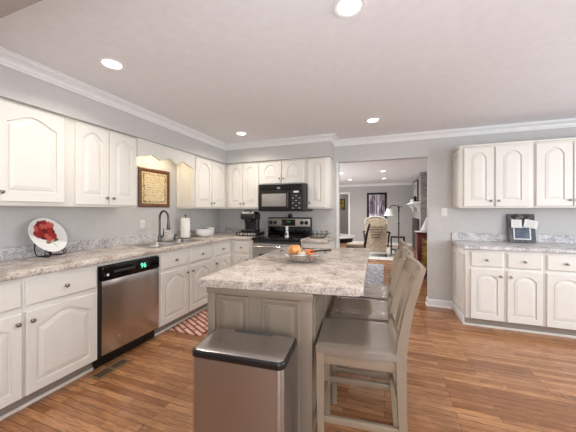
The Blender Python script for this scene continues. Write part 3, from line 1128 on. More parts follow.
# ------------------------------------------------------------------ sink, faucet and things on the left worktop
sk = thing('sink', 'stainless steel double-bowl sink set in the left worktop', 'sink', (0, 0, 0))
m = MB()
xa, xb, ya, yb = SXA - 0.012, SXB + 0.012, SY0 - 0.012, SY1 + 0.012
ym = 2.595
z = CT + 0.001
bowls = [(xa + 0.075, xb - 0.035, ya + 0.035, ym - 0.012), (xa + 0.075, xb - 0.035, ym + 0.012, yb - 0.035)]
for x0, x1, y0, y1 in ((xa, bowls[0][0], ya, yb), (bowls[0][1], xb, ya, yb), (bowls[0][0], bowls[0][1], ya, bowls[0][2]), (bowls[0][0], bowls[0][1], bowls[0][3], bowls[1][2]),
                       (bowls[0][0], bowls[0][1], bowls[1][3], yb)):
    m.box(x0, x1, y0, y1, z, z + 0.006)
m.build('sink_rim', M['sinksteel'], sk, smooth=False)
for x0, x1, y0, y1 in bowls:
    cx, cy, hx_, hy_ = (x0 + x1) / 2, (y0 + y1) / 2, (x1 - x0) / 2, (y1 - y0) / 2
    m = MB()
    m.loops([rrect(hx_ - e, hy_ - e, 0.03, zz, dx=cx, dy=cy) for e, zz in ((0, z + 0.006), (0.006, z - 0.01), (0.012, z - 0.15), (0.03, z - 0.175))], cap0=False)
    b = m.build('bowl', M['sinksteel'], sk, angle=60)
    dm = MB()
    dm.lathe([(0.04, z - 0.1745), (0.038, z - 0.172), (0.001, z - 0.173)], 20, TR(cx, cy, 0))
    dm.build('drain', M['chrome'], b)

FXp, FYp = -2.722, 2.66
fc = thing('faucet', 'dark nickel gooseneck faucet behind the sink', 'faucet', (FXp, FYp, z + 0.0065), 0)
m = MB()
m.lathe([(0.03, 0), (0.03, 0.006), (0.022, 0.012), (0.02, 0.06), (0.016, 0.075)], 20)
m.build('base', M['nickel'], fc)
P = [(0, 0, 0.07), (0, 0, 0.20), (0, 0, 0.28)]
for k in range(1, 13):
    a = PI - k / 12 * PI * 0.97
    P.append((0.07 + 0.07 * math.cos(a), 0.0, 0.30 + 0.085 * math.sin(a)))
P.append((0.142, 0, 0.25))
m = MB()
m.tube(P, 0.013, 12)
m.build('gooseneck', M['nickel'], fc)
m = MB()
m.lathe([(0.013, 0), (0.015, -0.02), (0.018, -0.07), (0.024, -0.10), (0.022, -0.106), (0.001, -0.106)], 16, TR(0.142, 0, 0.255))
m.build('spray_head', M['nickel'], fc)
m = MB()
m.tube([(0, 0.016, 0.05), (0, 0.05, 0.055), (0.0, 0.06, 0.075), (0.0, 0.065, 0.16)], [0.012, 0.012, 0.009, 0.006], 10)
m.build('lever', M['nickel'], fc)

sp = thing('soap_dispenser', 'small dark soap pump beside the faucet on the sink', 'soap dispenser', (-2.69, 2.885, z + 0.0065), 0)
m = MB()
m.lathe([(0.02, 0), (0.02, 0.004), (0.012, 0.01), (0.011, 0.035)], 16)
m.build('base', M['black'], sp)
m = MB()
m.tube([(0, 0, 0.035), (0, 0, 0.06), (0.012, 0, 0.066), (0.05, 0, 0.06)], [0.008, 0.008, 0.007, 0.005], 10)
m.build('spout', M['black'], sp)

tw = thing('paper_towel_holder', 'upright holder with a white paper towel roll right of the faucet', 'paper towel holder', (-2.70, 3.105, CT + 0.001), 0)
m = MB()
m.lathe([(0.075, 0), (0.075, 0.008), (0.07, 0.012), (0.001, 0.012)], 28)
m.build('base', M['nickel'], tw)
m = MB()
m.lathe([(0.006, 0.012), (0.006, 0.315), (0.012, 0.32), (0.014, 0.33), (0.010, 0.34), (0.001, 0.343)], 12)
m.build('rod', M['nickel'], tw)
rl = thing('paper_towel_roll', 'white roll of paper towels on the upright holder by the sink', 'paper towels', (-2.70, 3.105, CT + 0.014), 0)
m = MB()
m.lathe([(0.021, 0), (0.063, 0), (0.065, 0.004), (0.065, 0.276), (0.063, 0.28), (0.021, 0.28), (0.021, 0)], 32, cap0=False, cap1=False)
m.build('towel_paper', M['paper'], rl, angle=30)
m = MB()
m.lathe([(0.0205, 0.0), (0.0205, 0.281), (0.019, 0.281), (0.019, 0.0), (0.0205, 0.0)], 24, cap0=False, cap1=False)
m.build('cardboard_core', paint('cardboard', (170, 140, 104), 0.9), rl)

m = MB()
R = 0.125
m.lathe([(0.05, 0), (0.052, 0.006), (0.085, 0.02), (0.112, 0.05), (0.122, 0.08), (R, 0.105), (R + 0.002, 0.109), (R - 0.004, 0.109), (0.116, 0.08), (0.104, 0.052), (0.08, 0.026), (0.001, 0.02)], 36)
tag(m.build('mixing_bowl', M['white'], loc=(-2.585, 3.375, CT + 0.001)), 'large white ceramic bowl on the corner worktop', 'bowl')
m = MB()
m.lathe([(0.04, 0), (0.045, 0.006), (0.058, 0.06), (0.066, 0.115), (0.07, 0.125), (0.066, 0.126), (0.06, 0.115), (0.05, 0.06), (0.036, 0.012), (0.001, 0.01)], 28)
tag(m.build('canister', M['white'], loc=(-2.655, 3.635, CT + 0.001)), 'white ceramic pot just behind the large white bowl', 'pot')

# coffee maker on its pod drawer
pdw = thing('pod_drawer', 'low black and chrome coffee pod drawer under the coffee maker', 'pod drawer', (-2.02, 3.80, CT + 0.001), 0)
bz(-0.19, 0.19, -0.13, 0.13, 0.012, 0.062, 0.006).build('body', M['black'], pdw)
d_ = bz(-0.175, 0.175, -0.138, -0.131, 0.016, 0.056, 0.004).build('drawer', M['dark'], pdw)
m = MB()
for k in range(7):
    m.lathe([(0.017, 0), (0.015, 0.003), (0.001, 0.003)], 14, TR(-0.14 + k * 0.047, -0.1385, 0.036) @ RX(PI / 2))
m.build('pod_row', M['chrome'], d_)
for sx in (-0.17, 0.17):
    for sy in (-0.11, 0.11):
        m = MB()
        m.lathe([(0.012, 0), (0.012, 0.012)], 10, TR(sx, sy, 0))
        m.build('foot', M['black'], pdw)
cm = thing('coffee_maker', 'black pod coffee maker with a silver lid left of the range', 'coffee maker', (-2.02, 3.81, CT + 0.064), 0)
m = MB()
m.loops([rrect(0.125, 0.115, 0.03, zz, dy=0.0) for zz in (0.0, 0.03)])
m.build('base', M['black'], cm)
m = MB()
m.loops([rrect(a, 0.05, 0.03, zz, dy=0.06) for a, zz in ((0.115, 0.03), (0.12, 0.20))])
m.build('column', M['black'], cm)
m = MB()
m.loops([rrect(0.13, b, 0.035, zz, dy=c) for b, c, zz in ((0.10, 0.01, 0.20), (0.115, 0.0, 0.215), (0.115, 0.0, 0.265), (0.105, 0.0, 0.285))])
m.build('brew_head', M['black'], cm)
m = MB()
m.loops([rrect(a, b, 0.03, zz) for a, b, zz in ((0.118, 0.103, 0.286), (0.122, 0.106, 0.292), (0.11, 0.095, 0.315), (0.08, 0.07, 0.325))])
ld = m.build('lid', M['chrome'], cm)
m = MB()
m.tube([(-0.05, -0.06, 0.32), (-0.045, -0.095, 0.335), (0.045, -0.095, 0.335), (0.05, -0.06, 0.32)], 0.009, 8)
m.build('handle', M['black'], ld)
bz(-0.128, -0.10, -0.06, 0.10, 0.035, 0.20, 0.008).build('water_tank', M['greyglass'], cm)
bz(-0.07, 0.07, -0.108, 0.0, 0.0305, 0.037, 0.003).build('drip_tray', M['chrome'], cm)
m = MB()
m.lathe([(0.035, 0), (0.03, -0.025), (0.012, -0.03), (0.01, -0.045)], 16, TR(0, -0.05, 0.20))
m.build('nozzle', M['dark'], cm)

# wire basket on the counter right of the range
wb = thing('wire_basket', 'black wire scroll basket on the worktop right of the range', 'basket', (-0.925, 3.80, CT + 0.001), 0)
m = MB()
for zz, a, b in ((0.004, 0.10, 0.07), (0.055, 0.145, 0.10)):
    m.tube([(a * math.cos(t * PI / 16), b * math.sin(t * PI / 16), zz) for t in range(32)], 0.004, 6, True)
m.build('rings', M['iron'], wb)
m = MB()
for k in range(14):
    a = 2 * PI * k / 14
    c, s = math.cos(a), math.sin(a)
    m.tube([(0.10 * c, 0.07 * s, 0.004), (0.13 * c, 0.09 * s, 0.03), (0.145 * c, 0.10 * s, 0.055), (0.165 * c, 0.115 * s, 0.085), (0.155 * c, 0.11 * s, 0.105), (0.135 * c, 0.095 * s, 0.10), (0.138 * c, 0.096 * s, 0.085)], 0.003, 6)
m.build('scroll_wires', M['iron'], wb)
m = MB()
for s in (-1, 1):
    m.tube([(s * 0.145, -0.03, 0.055), (s * 0.20, -0.02, 0.075), (s * 0.20, 0.02, 0.075), (s * 0.145, 0.03, 0.055)], 0.004, 6)
m.build('handles', M['iron'], wb)


# ------------------------------------------------------------------ plate on its stand (left worktop)
PR = 0.161
tilt = 1.132
pc = Vector((-2.74, 1.456, 1.117))
pl = bpy.data.objects.new('decorative_plate', None)
COL.objects.link(pl)
pl.location = pc
pl.rotation_euler = (0, tilt, 0.28)
tag(pl, 'white round plate painted with a red flower, on the left worktop', 'plate')


def dish(r): return 0.018 * (r / PR) ** 2


m = MB()
prof = [(0.001, -0.006), (0.09, -0.006 + dish(0.09) - 0.002), (PR - 0.004, dish(PR) - 0.008), (PR, dish(PR) - 0.004), (PR - 0.002, dish(PR) + 0.001)]
prof += [(r, dish(r)) for r in (0.13, 0.11, 0.09, 0.07, 0.05, 0.03, 0.001)]
m.lathe(prof, 48)
m.build('plate_body', M['white'], pl, angle=60)
reds = [paint('painted_red_petal', (168, 40, 40), 0.3, var=0.25, scale=40, bump=0), paint('painted_dark_red_petal', (120, 24, 30), 0.3, var=0.25, scale=40, bump=0),
        paint('painted_pink_petal', (206, 92, 82), 0.3, var=0.25, scale=40, bump=0), paint('painted_green_leaf', (96, 112, 62), 0.4, var=0.2, scale=40, bump=0)]


def petal(mb, cx, cy, ang, ln, wd, lift, mi):
    """a petal painted on the plate; cx up the plate, cy to the right"""
    pts = []
    for k in range(18):
        t = 2 * PI * k / 18
        x, y = ln * 0.5 * (1 + math.cos(t)), wd * math.sin(t) * (0.55 + 0.45 * math.cos(t) * 0.9)
        x *= 1 + 0.05 * math.sin(5 * t)
        X, Y = cx + x * math.cos(ang) - y * math.sin(ang), cy + x * math.sin(ang) + y * math.cos(ang)
        pts.append((-X, Y, dish(math.hypot(X, Y)) + lift))
    c = [sum(p[i] for p in pts) / len(pts) for i in range(3)]
    vc = mb.bm.verts.new((c[0], c[1], dish(math.hypot(c[0], c[1])) + lift + 0.0004))
    vv = [mb.bm.verts.new(p) for p in pts]
    for i in range(18):
        mb.face((vc, vv[i], vv[(i + 1) % 18]), mi)


m = MB()
fcx, fcy = 0.040, -0.012
for k in range(9):
    a = 2 * PI * k / 9 + 0.2
    petal(m, fcx, fcy, a, 0.100 + 0.014 * math.sin(k * 2.3), 0.052, 0.0010 + 0.0002 * k, (0, 2, 1)[k % 3])
for k in range(7):
    a = 2 * PI * k / 7 + 0.5
    petal(m, fcx, fcy, a, 0.066, 0.034, 0.0032 + 0.0002 * k, (2, 0, 0)[k % 3])
for k in range(5):
    petal(m, fcx, fcy, 2 * PI * k / 5, 0.026, 0.016, 0.0052 + 0.0002 * k, 1)
m.build('painted_flower', reds[:3], pl, smooth=False)
m = MB()
m.loops([[(-x, y - 0.002, dish(math.hypot(x, y)) + 0.0008), (-x, y + 0.002, dish(math.hypot(x, y)) + 0.0008)] for x, y in ((-0.03, 0.002), (-0.06, 0.012), (-0.09, 0.022), (-0.12, 0.036))], cap0=False, cap1=False, closed=False)
petal(m, -0.066, 0.014, 1.2, 0.065, 0.02, 0.001, 0)
petal(m, -0.07, 0.012, -1.5, 0.055, 0.018, 0.001, 0)
m.build('painted_stem', [reds[3]], pl, smooth=False)
ps = thing('plate_stand', 'black wrought-iron scroll stand holding the flower plate', 'plate stand', (-2.746, 1.454, CT + 0.001), 0.28)
for s in (-1, 1):
    m = MB()
    y = s * 0.06
    P = [(-0.045, y, 0.14), (-0.048, y, 0.06), (-0.03, y, 0.012), (0.03, y, 0.006), (0.075, y, 0.006), (0.10, y, 0.02), (0.098, y, 0.045), (0.082, y, 0.05), (0.078, y, 0.038)]
    m.tube(P, 0.0042, 8)
    m.tube([(0.07, y, 0.006), (0.085, y + s * 0.03, 0.015), (0.085, y + s * 0.04, 0.05), (0.082, y + s * 0.022, 0.058), (0.083, y + s * 0.02, 0.045)], 0.0036, 8)
    m.build('scroll_foot', M['iron'], ps)
m = MB()
m.tube([(-0.047, -0.06, 0.10), (-0.047, 0.06, 0.10)], 0.004)
m.tube([(-0.0, -0.06, 0.008), (-0.0, 0.06, 0.008)], 0.004)
m.build('crossbar', M['iron'], ps)

# ------------------------------------------------------------------ framed sampler over the sink
art = thing('framed_sampler', 'square brown framed cream embroidery sampler on the wall above the sink', 'picture', (XL + 0.001, 2.449, 1.378), R90)
W, H = 0.50, 0.50
m = MB()
fw = 0.05
r = lambda e: [(e, e), (W - e, e), (W - e, H - e), (e, H - e)]
m.loops([[(x, 0, z) for x, z in r(0)], [(x, -0.018, z) for x, z in r(0.002)], [(x, -0.024, z) for x, z in r(0.015)], [(x, -0.016, z) for x, z in r(fw - 0.006)], [(x, -0.006, z) for x, z in r(fw)]], cap1=False)
m.build('frame', M['walnut'], art, angle=9)
cloth = mottled('cream_sampler_linen', [(206, 186, 146), (226, 210, 172)], 30, 0.9, 5)
pn = bz(fw - 0.004, W - fw + 0.004, -0.008, -0.001, fw - 0.004, H - fw + 0.004).build('linen', cloth, art)
thread = [paint('brown_thread', (96, 66, 38), 0.9), paint('olive_thread', (126, 112, 62), 0.9), paint('rust_thread', (150, 92, 56), 0.9)]
m = MB()
rnd = random.Random(3)


def stitch(x, z, a, mi): m.box(x - a, x + a, -0.0092, -0.0078, z - a * 0.9, z + a * 0.9, mi=mi)


for k in range(17):
    s = fw + 0.03 + k * (W - 2 * fw - 0.06) / 16
    for q_ in range(2):
        stitch(s, fw + 0.022 + rnd.uniform(-.008, .008), rnd.uniform(0.003, 0.008), rnd.randrange(3))
        stitch(s, H - fw - 0.026 + rnd.uniform(-.01, .01), rnd.uniform(0.003, 0.007), rnd.randrange(3))
        stitch(fw + 0.028 + rnd.uniform(-.01, .01), s, rnd.uniform(0.004, 0.010), rnd.randrange(3))
        stitch(W - fw - 0.028 + rnd.uniform(-.01, .01), s, rnd.uniform(0.004, 0.010), rnd.randrange(3))
for k in range(9):
    for j in range(40):
        if rnd.random() < 0.6:
            stitch(0.11 + j * 0.0072, 0.13 + k * 0.031, 0.0022, rnd.randrange(3))
m.build('stitch_pattern', thread, pn, smooth=False)['kind'] = 'stuff'


# ------------------------------------------------------------------ outlets and switch
def outlet(label, loc, rz, kind):
    o = thing('outlet' if kind == 'o' else 'light_switch', label, 'outlet' if kind == 'o' else 'switch', loc, rz)
    bz(-0.036, 0.036, -0.006, 0, -0.058, 0.058, 0.003).build('cover_plate', M['plastic'], o)
    if kind == 'o':
        for zz in (-0.022, 0.022):
            rc = bz(-0.016, 0.016, -0.009, -0.005, zz - 0.014, zz + 0.014, 0.003).build('receptacle', M['plastic'], o)
            m = MB()
            for xx in (-0.006, 0.006):
                m.box(xx - 0.0015, xx + 0.0015, -0.0095, -0.0085, zz - 0.004, zz + 0.006)
            m.build('slots', M['slot'], rc, smooth=False)
    else:
        bz(-0.006, 0.006, -0.016, -0.005, -0.012, 0.012, 0.002).build('toggle', M['plastic'], o)
    return o


outlet('cream wall outlet left of the faucet, below the framed sampler', (XL + 0.0005, 2.51, 1.155), R90, 'o')
outlet('white light switch on the grey wall left of the right-hand wall cabinets', (0.772, D - 0.0005, 1.31), 0, 's')

# ------------------------------------------------------------------ grey memo frame on the right worktop
fm = thing('memo_frame', 'grey wooden memo frame leaning on the backsplash of the right worktop', 'frame', (1.47, D - 0.088, CT + 0.004), 0)
lean = RX(-math.radians(8))
gw = mottled('weathered_grey_wood', [(70, 70, 76), (98, 98, 104), (120, 118, 120)], 6, 0.7, 5, 0.6, (10, 1, 1.5))
W, H = 0.275, 0.355
m = MB()
r = lambda e, z0=0: [(e, e + z0), (W - e, e + z0), (W - e, H - e), (e, H - e)]
m.loops([[(x, 0.014, z) for x, z in r(0)], [(x, 0.0, z) for x, z in r(0)], [(x, -0.004, z) for x, z in r(0.006)], [(x, -0.004, z) for x, z in r(0.05)]], T=lean)
m.build('board', gw, fm, angle=9)
m = MB()
W2, H2, ox, oz = 0.175, 0.16, 0.05, 0.035
for a, b, c, d in ((0, W2, 0, 0.012), (0, W2, H2 - 0.012, H2), (0, 0.012, 0.012, H2 - 0.012), (W2 - 0.012, W2, 0.012, H2 - 0.012)):
    m.box(ox + a, ox + b, -0.008, -0.0042, oz + c, oz + d, T=lean)
m.build('inner_border', M['white'], fm, smooth=False)
bz(ox + 0.012, ox + W2 - 0.012, -0.0065, -0.0042, oz + 0.012, oz + H2 - 0.012, T=lean).build('pane', mottled('blue_grey_pane', [(62, 72, 92), (96, 106, 124)], 9, 0.25), fm)
m = MB()
rib = mottled('brown_ribbon', [(58, 48, 44), (150, 140, 130)], 30, 0.8, 3)
for s in (-1, 1):
    m.tube([(0.14, -0.012, 0.315), (0.14 + s * 0.05, -0.02, 0.34), (0.14 + s * 0.095, -0.016, 0.325), (0.14 + s * 0.05, -0.012, 0.30), (0.14, -0.012, 0.315)], [0.006, 0.013, 0.016, 0.013, 0.006], 8, T=lean)
    m.tube([(0.14, -0.012, 0.315), (0.14 + s * 0.03, -0.012, 0.300), (0.14 + s * 0.05, -0.01, 0.29)], [0.006, 0.009, 0.011], 8, T=lean)
m.ball((0.14, -0.016, 0.316), 0.014, T=lean)
m.build('bow', rib, fm)
for lab, x, zz, a, wd, ht in (('white square paper card hanging on the left of the grey memo frame', 0.078, 0.230, 0.03, 0.108, 0.102),
                              ('tilted white paper card hanging on the right of the grey memo frame', 0.222, 0.228, 0.22, 0.135, 0.098)):
    cd = thing('paper_card', lab, 'card', (1.47, D - 0.088, CT + 0.004), 0, 'paper cards on the memo frame')
    T = lean @ TR(x, -0.030, zz) @ RY(a)
    bz(-wd / 2, wd / 2, -0.0008, 0.0008, -ht / 2, ht / 2, T=T).build('sheet', M['paper'], cd, smooth=False)
    m = MB()
    for k in range(4):
        m.box(-wd * 0.32, wd * (0.25 + 0.06 * (k % 2)), -0.0012, -0.0007, ht * 0.22 - k * 0.018, ht * 0.22 - k * 0.018 + 0.003, T=T)
    m.build('ruled_lines', paint('grey_ink', (178, 176, 176), 0.8), cd, smooth=False)
    m = MB()
    m.box(-0.006, 0.006, 0.001, 0.009, ht / 2 - 0.012, ht / 2 + 0.012, 0.001, T=T)
    m.build('clip', M['darkwood'], cd)

# ------------------------------------------------------------------ fruit bowl on the island
IT = 0.9185
fb = thing('fruit_bowl', 'shallow silver wire fruit bowl on the island worktop', 'bowl', (-0.625, 2.09, IT), 0)
m = MB()
m.tube([(0.185 * math.cos(t * PI / 24), 0.185 * math.sin(t * PI / 24), 0.074) for t in range(48)], 0.0065, 8, True)
m.build('rim', M['chrome'], fb)
m = MB()
prf = [(0.06, 0.004), (0.09, 0.007), (0.13, 0.026), (0.163, 0.053), (0.185, 0.074)]
for k in range(48):
    for sgn in (-1, 1):
        m.tube([(r_ * math.cos(2 * PI * k / 48 + sgn * i * 0.09), r_ * math.sin(2 * PI * k / 48 + sgn * i * 0.09), z_) for i, (r_, z_) in enumerate(prf)], 0.0030, 5)
m.build('wire_mesh', M['chrome'], fb)
m = MB()
m.lathe([(0.062, 0), (0.064, 0.004), (0.06, 0.006), (0.001, 0.006)], 28)
m.build('base', M['chrome'], fb)


def fruit(name, label, cat, x, y, zc, r, s, mat, ribs=0, stem_mat=None):
    t = thing(name, label, cat, (x, y, IT + zc), 0)
    m = MB()
    n, seg = 12, 28
    L = []
    for i in range(n + 1):
        th = PI * i / n
        rr = r * math.sin(th) if 0 < i < n else 0.001
        zz = -r * math.cos(th)
        if i > n * 0.75:
            zz -= r * 0.22 * ((i / n - 0.75) / 0.25) ** 2
        L.append([(rr * math.cos(2 * PI * k / seg) * s[0] * (1 + ribs * math.cos(8 * 2 * PI * k / seg)), rr * math.sin(2 * PI * k / seg) * s[1] * (1 + ribs * math.cos(8 * 2 * PI * k / seg)), zz * s[2]) for k in range(seg)])
    m.loops(L)
    m.build('flesh', mat, t, angle=80)
    m = MB()
    m.tube([(0, 0, r * s[2] * 0.72), (0.002, 0, r * s[2] * 0.95), (0.007, 0.002, r * s[2] * 1.15)], [0.004, 0.003, 0.0035], 6)
    m.build('stem', stem_mat or M['darkwood'], t)
    return t


fruit('gourd', 'large ribbed tan-orange gourd at the left in the wire bowl', 'gourd', -0.700, 2.10, 0.080, 0.057, (1, 1, 0.96), mottled('orange_gourd_skin', [(188, 112, 52), (222, 152, 84), (232, 186, 130)], 22, 0.55, 4), 0.05)
fruit('pear', 'pale greenish-white fruit in the middle of the wire bowl', 'fruit', -0.622, 2.04, 0.052, 0.038, (1, 1, 1.05), mottled('pale_pear_skin', [(196, 176, 132), (222, 212, 184)], 20, 0.5))
fruit('apple', 'orange-red apple at the right in the wire bowl', 'apple', -0.558, 2.10, 0.060, 0.042, (1, 1, 0.92), mottled('red_orange_apple_skin', [(204, 60, 44), (232, 122, 66), (240, 170, 110)], 14, 0.3))
fruit('apple', 'peach-coloured apple behind the white fruit in the wire bowl', 'apple', -0.600, 2.165, 0.056, 0.040, (1, 1, 0.92), mottled('peach_apple_skin', [(220, 110, 70), (240, 190, 150)], 14, 0.35))
m = MB()
m.tube([(-0.55, 2.04, IT + 0.085), (-0.49, 2.08, IT + 0.093), (-0.40, 2.11, IT + 0.098)], [0.006, 0.007, 0.008], 8)
tag(m.build('serving_spoon', M['darkwood']), 'dark wooden spoon handle resting over the right rim of the wire bowl', 'spoon')

# ------------------------------------------------------------------ floor: sink rug and floor register
rug = MB()
rug.prism(rounded([(-2.268, 2.335), (-1.835, 2.335), (-1.835, 3.10), (-2.268, 3.10)], 0.03), 0.0005, 0.009, bev=0.003)
rm = brick_mat('red_and_cream_weave', (226, 200, 182), (206, 172, 154), (142, 66, 56), 0.24, 0.062, 0.013, 0.95, 0, math.radians(28))
tag(rug.build('kitchen_rug', rm), 'red and cream geometric kitchen rug in front of the sink cabinet', 'rug')
vr = thing('floor_register', 'bronze metal floor vent in front of the dishwasher', 'floor vent', (-2.162, 1.60, 0.0005), 0)
m = MB()
for a, b, c, d in ((-0.054, 0.054, -0.145, -0.128), (-0.054, 0.054, 0.128, 0.145), (-0.054, -0.038, -0.128, 0.128), (0.038, 0.054, -0.128, 0.128)):
    m.box(a, b, c, d, 0, 0.005)
m.build('frame', M['vent'], vr, smooth=False)
m = MB()
m.box(-0.038, 0.038, -0.128, 0.128, 0.0, 0.002)
m.build('duct', M['slot'], vr, smooth=False)
m = MB()
for k in range(14):
    m.box(-0.038, 0.038, -0.124 + k * 0.0182, -0.119 + k * 0.0182, 0.002, 0.0045)
m.box(-0.038, 0.038, -0.012, 0.012, 0.002, 0.005)
m.build('louvres', M['vent'], vr, smooth=False)

# ================================================================== living room beyond the opening
ch = thing('fireplace', 'grey brick fireplace chimney at the right of the living room', 'fireplace', (0, 0, 0))
CX, CY0, CY1 = 0.95, 8.30, 10.7
gb = brick_mat('grey_brick', (122, 118, 114), (150, 146, 142), (158, 155, 151), 0.20, 0.072, 0.009, 0.9, PI / 2)
gbx = brick_mat('grey_brick_front', (122, 118, 114), (150, 146, 142), (158, 155, 151), 0.20, 0.072, 0.009, 0.9, PI / 2)
m = MB()
m.box(CX + 0.02, LX1 - 0.001, CY0, CY1, 0, ZC - 0.001)
m.build('chimney_breast', gb, ch, smooth=False)
m = MB()
m.box(CX, CX + 0.019, CY0, CY1, 1.06, ZC - 0.001).box(CX, CX + 0.019, CY0, 8.60, 0, 1.06).box(CX, CX + 0.019, 10.45, CY1, 0, 0.86)
m.build('brick_face', gb, ch, smooth=False)
bz(CX - 0.015, CX + 0.015, 8.58, 10.47, 0.05, 1.10, 0.004).build('firebox', M['iron'], ch)
mt = bz(CX - 0.20, CX + 0.01, CY0 - 0.02, CY1 - 0.1, 1.55, 1.60, 0.006).build('mantel', M['trim'], ch)
for yy in (8.5, 10.3):
    m = MB()
    m.prism([(CX, 1.30), (CX - 0.03, 1.33), (CX - 0.06, 1.42), (CX - 0.12, 1.47), (CX - 0.15, 1.549), (CX, 1.549)], yy - 0.06, yy + 0.06, T=Matrix(((1, 0, 0, 0), (0, 0, 1, 0), (0, 1, 0, 0), (0, 0, 0, 1))))
    m.build('corbel', M['trim'], mt)
mir = thing('framed_mirror', 'tall dark-framed mirror above the mantel of the brick fireplace', 'mirror', (CX - 0.002, 9.2, 1.62), 0)
bz(-0.03, 0, -0.45, 0.45, 0, 0.66, 0.006).build('frame', M['iron'], mir)
bz(-0.034, -0.030, -0.40, 0.40, 0.05, 0.61).build('glass', M['greyglass'], mir)
m = MB()
m.lathe([(0.05, 0), (0.055, 0.02), (0.035, 0.05), (0.05, 0.11), (0.03, 0.17), (0.001, 0.175)], 16)
tag(m.build('vase', M['iron'], loc=(CX - 0.11, 8.62, 1.601)), 'small dark vase on the near end of the white mantel', 'vase')
m = MB()
m.box(-0.05, 0.05, -0.12, 0.12, 0, 0.10, 0.005)
tag(m.build('mantel_box', M['white'], loc=(CX - 0.12, 9.35, 1.601)), 'small white box standing further along the white mantel', 'box')

tp = thing('tree_picture', 'black-framed tall picture of pale trees on the far living-room wall', 'picture', (-0.668, LY1 - 0.001, 0.92), 0)
W, H = 0.742, 1.145
m = MB()
for a, b, c, d in ((0, W, 0, 0.075), (0, W, H - 0.075, H), (0, 0.075, 0.075, H - 0.075), (W - 0.075, W, 0.075, H - 0.075)):
    m.box(a, b, -0.03, 0, c, d, 0.004)
m.build('frame', M['iron'], tp)
prt = mottled('misty_woods_print', [(76, 68, 80), (146, 132, 146), (196, 184, 196), (226, 218, 226)], 3.2, 0.6, 6, 0.8, (3.2, 1, 0.8))
pn = bz(0.07, W - 0.07, -0.02, -0.002, 0.07, H - 0.07).build('print', prt, tp)
m = MB()
for x, wd in ((0.13, 0.016), (0.19, 0.026), (0.27, 0.012), (0.36, 0.018), (0.47, 0.012), (0.55, 0.02), (0.62, 0.012)):
    m.prism([(x - wd, 0.30), (x + wd, 0.30), (x + wd * 0.5 + 0.03, H - 0.08), (x + 0.02 - wd * 0.3, H - 0.08)], 0, 0.0015, T=Matrix(((1, 0, 0, 0), (0, 0, -1, -0.0205), (0, 1, 0, 0), (0, 0, 0, 1))))
m.build('printed_trunks', paint('trunk_ink', (74, 64, 74), 0.8), pn, smooth=False)

pp = thing('plant_picture', 'dark framed picture with yellow-green foliage seen through the far doorway', 'picture', (-2.45, 12.599, 1.42), 0)
W, H = 0.70, 0.48
m = MB()
for a, b, c, d in ((0, W, 0, 0.03), (0, W, H - 0.03, H), (0, 0.03, 0.03, H - 0.03), (W - 0.03, W, 0.03, H - 0.03)):
    m.box(a, b, -0.025, 0, c, d)
m.build('frame', M['iron'], pp, smooth=False)
bz(0.028, W - 0.028, -0.018, -0.002, 0.028, H - 0.028).build('print', mottled('foliage_print', [(40, 36, 20), (120, 100, 36), (196, 168, 66)], 7, 0.6, 4, 1.0), pp)

# armchair seen from the kitchen
AX, AY = -0.235, 8.15
ac = thing('armchair', 'tan upholstered high-back armchair with dark wooden arms in the living room', 'armchair', (AX, AY, 0.0105), 0)
tan = mottled('tan_upholstery', [(176, 160, 138), (204, 190, 168)], 14, 0.9, 4)
m = MB()
out = [(-0.28, 0.13), (0.28, 0.13), (0.30, 0.95)]
for k in range(13):
    t = k / 12 * PI
    out.append((0.30 * math.cos(t), 1.02 + 0.15 * math.sin(t)))
out.append((-0.30, 0.95))
ty = Matrix(((1, 0, 0, 0), (0, 0, 1, 0), (0, 1, 0, 0), (0, 0, 0, 1)))
m.prism(out, -0.06, 0.06, T=ty, bev=0.02)
bk = m.build('backrest', tan, ac)
m = MB()
m.tube([(x * 1.0, -0.062, zz) for x, zz in out[2:]], 0.012, 8)
m.build('white_border', M['paper'], bk)
m = MB()
for k in range(5):
    m.tube([(-0.20 + 0.02 * k, -0.063, 0.86 - k * 0.075), (0, -0.066, 0.865 - k * 0.075), (0.20 - 0.02 * k, -0.063, 0.86 - k * 0.075)], 0.008, 6)
m.build('stitched_lines', M['darkwood'], bk)
bz(-0.29, 0.29, 0.06, 0.60, 0.24, 0.44, 0.03).build('seat', tan, ac)
bz(-0.30, 0.30, -0.05, 0.62, 0.10, 0.235, 0.005).build('seat_frame', M['paper'], ac)
for s in (-1, 1):
    m = MB()
    m.tube([(s * 0.31, -0.03, 0.72), (s * 0.36, 0.1, 0.70), (s * 0.38, 0.4, 0.66), (s * 0.36, 0.5, 0.60), (s * 0.33, 0.5, 0.24)], [0.03, 0.03, 0.03, 0.028, 0.024], 8)
    m.build('arm', M['darkwood'], ac)
    for yy in (0.0, 0.56):
        m = MB()
        m.tube([(s * 0.27, yy, 0.0), (s * 0.27, yy, 0.10)], [0.018, 0.026], 8)
        m.build('leg', M['darkwood'], ac)

# rugs
m = MB()
m.prism(rounded([(-1.2, 7.68), (0.62, 7.68), (0.62, 10.4), (-1.2, 10.4)], 0.02), 0.0005, 0.010, bev=0.003)
tag(m.build('area_rug', paint('pale_rug_wool', (214, 210, 206), 0.95, var=0.08, scale=9, bump=0.3)), 'pale area rug under the armchair in the living room', 'rug')
m = MB()
m.prism(rounded([(-0.42, 4.75), (-0.02, 4.75), (-0.02, 6.98), (-0.42, 6.98)], 0.03), 0.0005, 0.010, bev=0.003)
tag(m.build('runner_rug', mottled('blue_grey_runner_weave', [(120, 124, 142), (186, 184, 192), (226, 222, 222)], 13, 0.95, 6, 0.6)), 'blue-grey patterned runner on the floor behind the stools', 'rug')

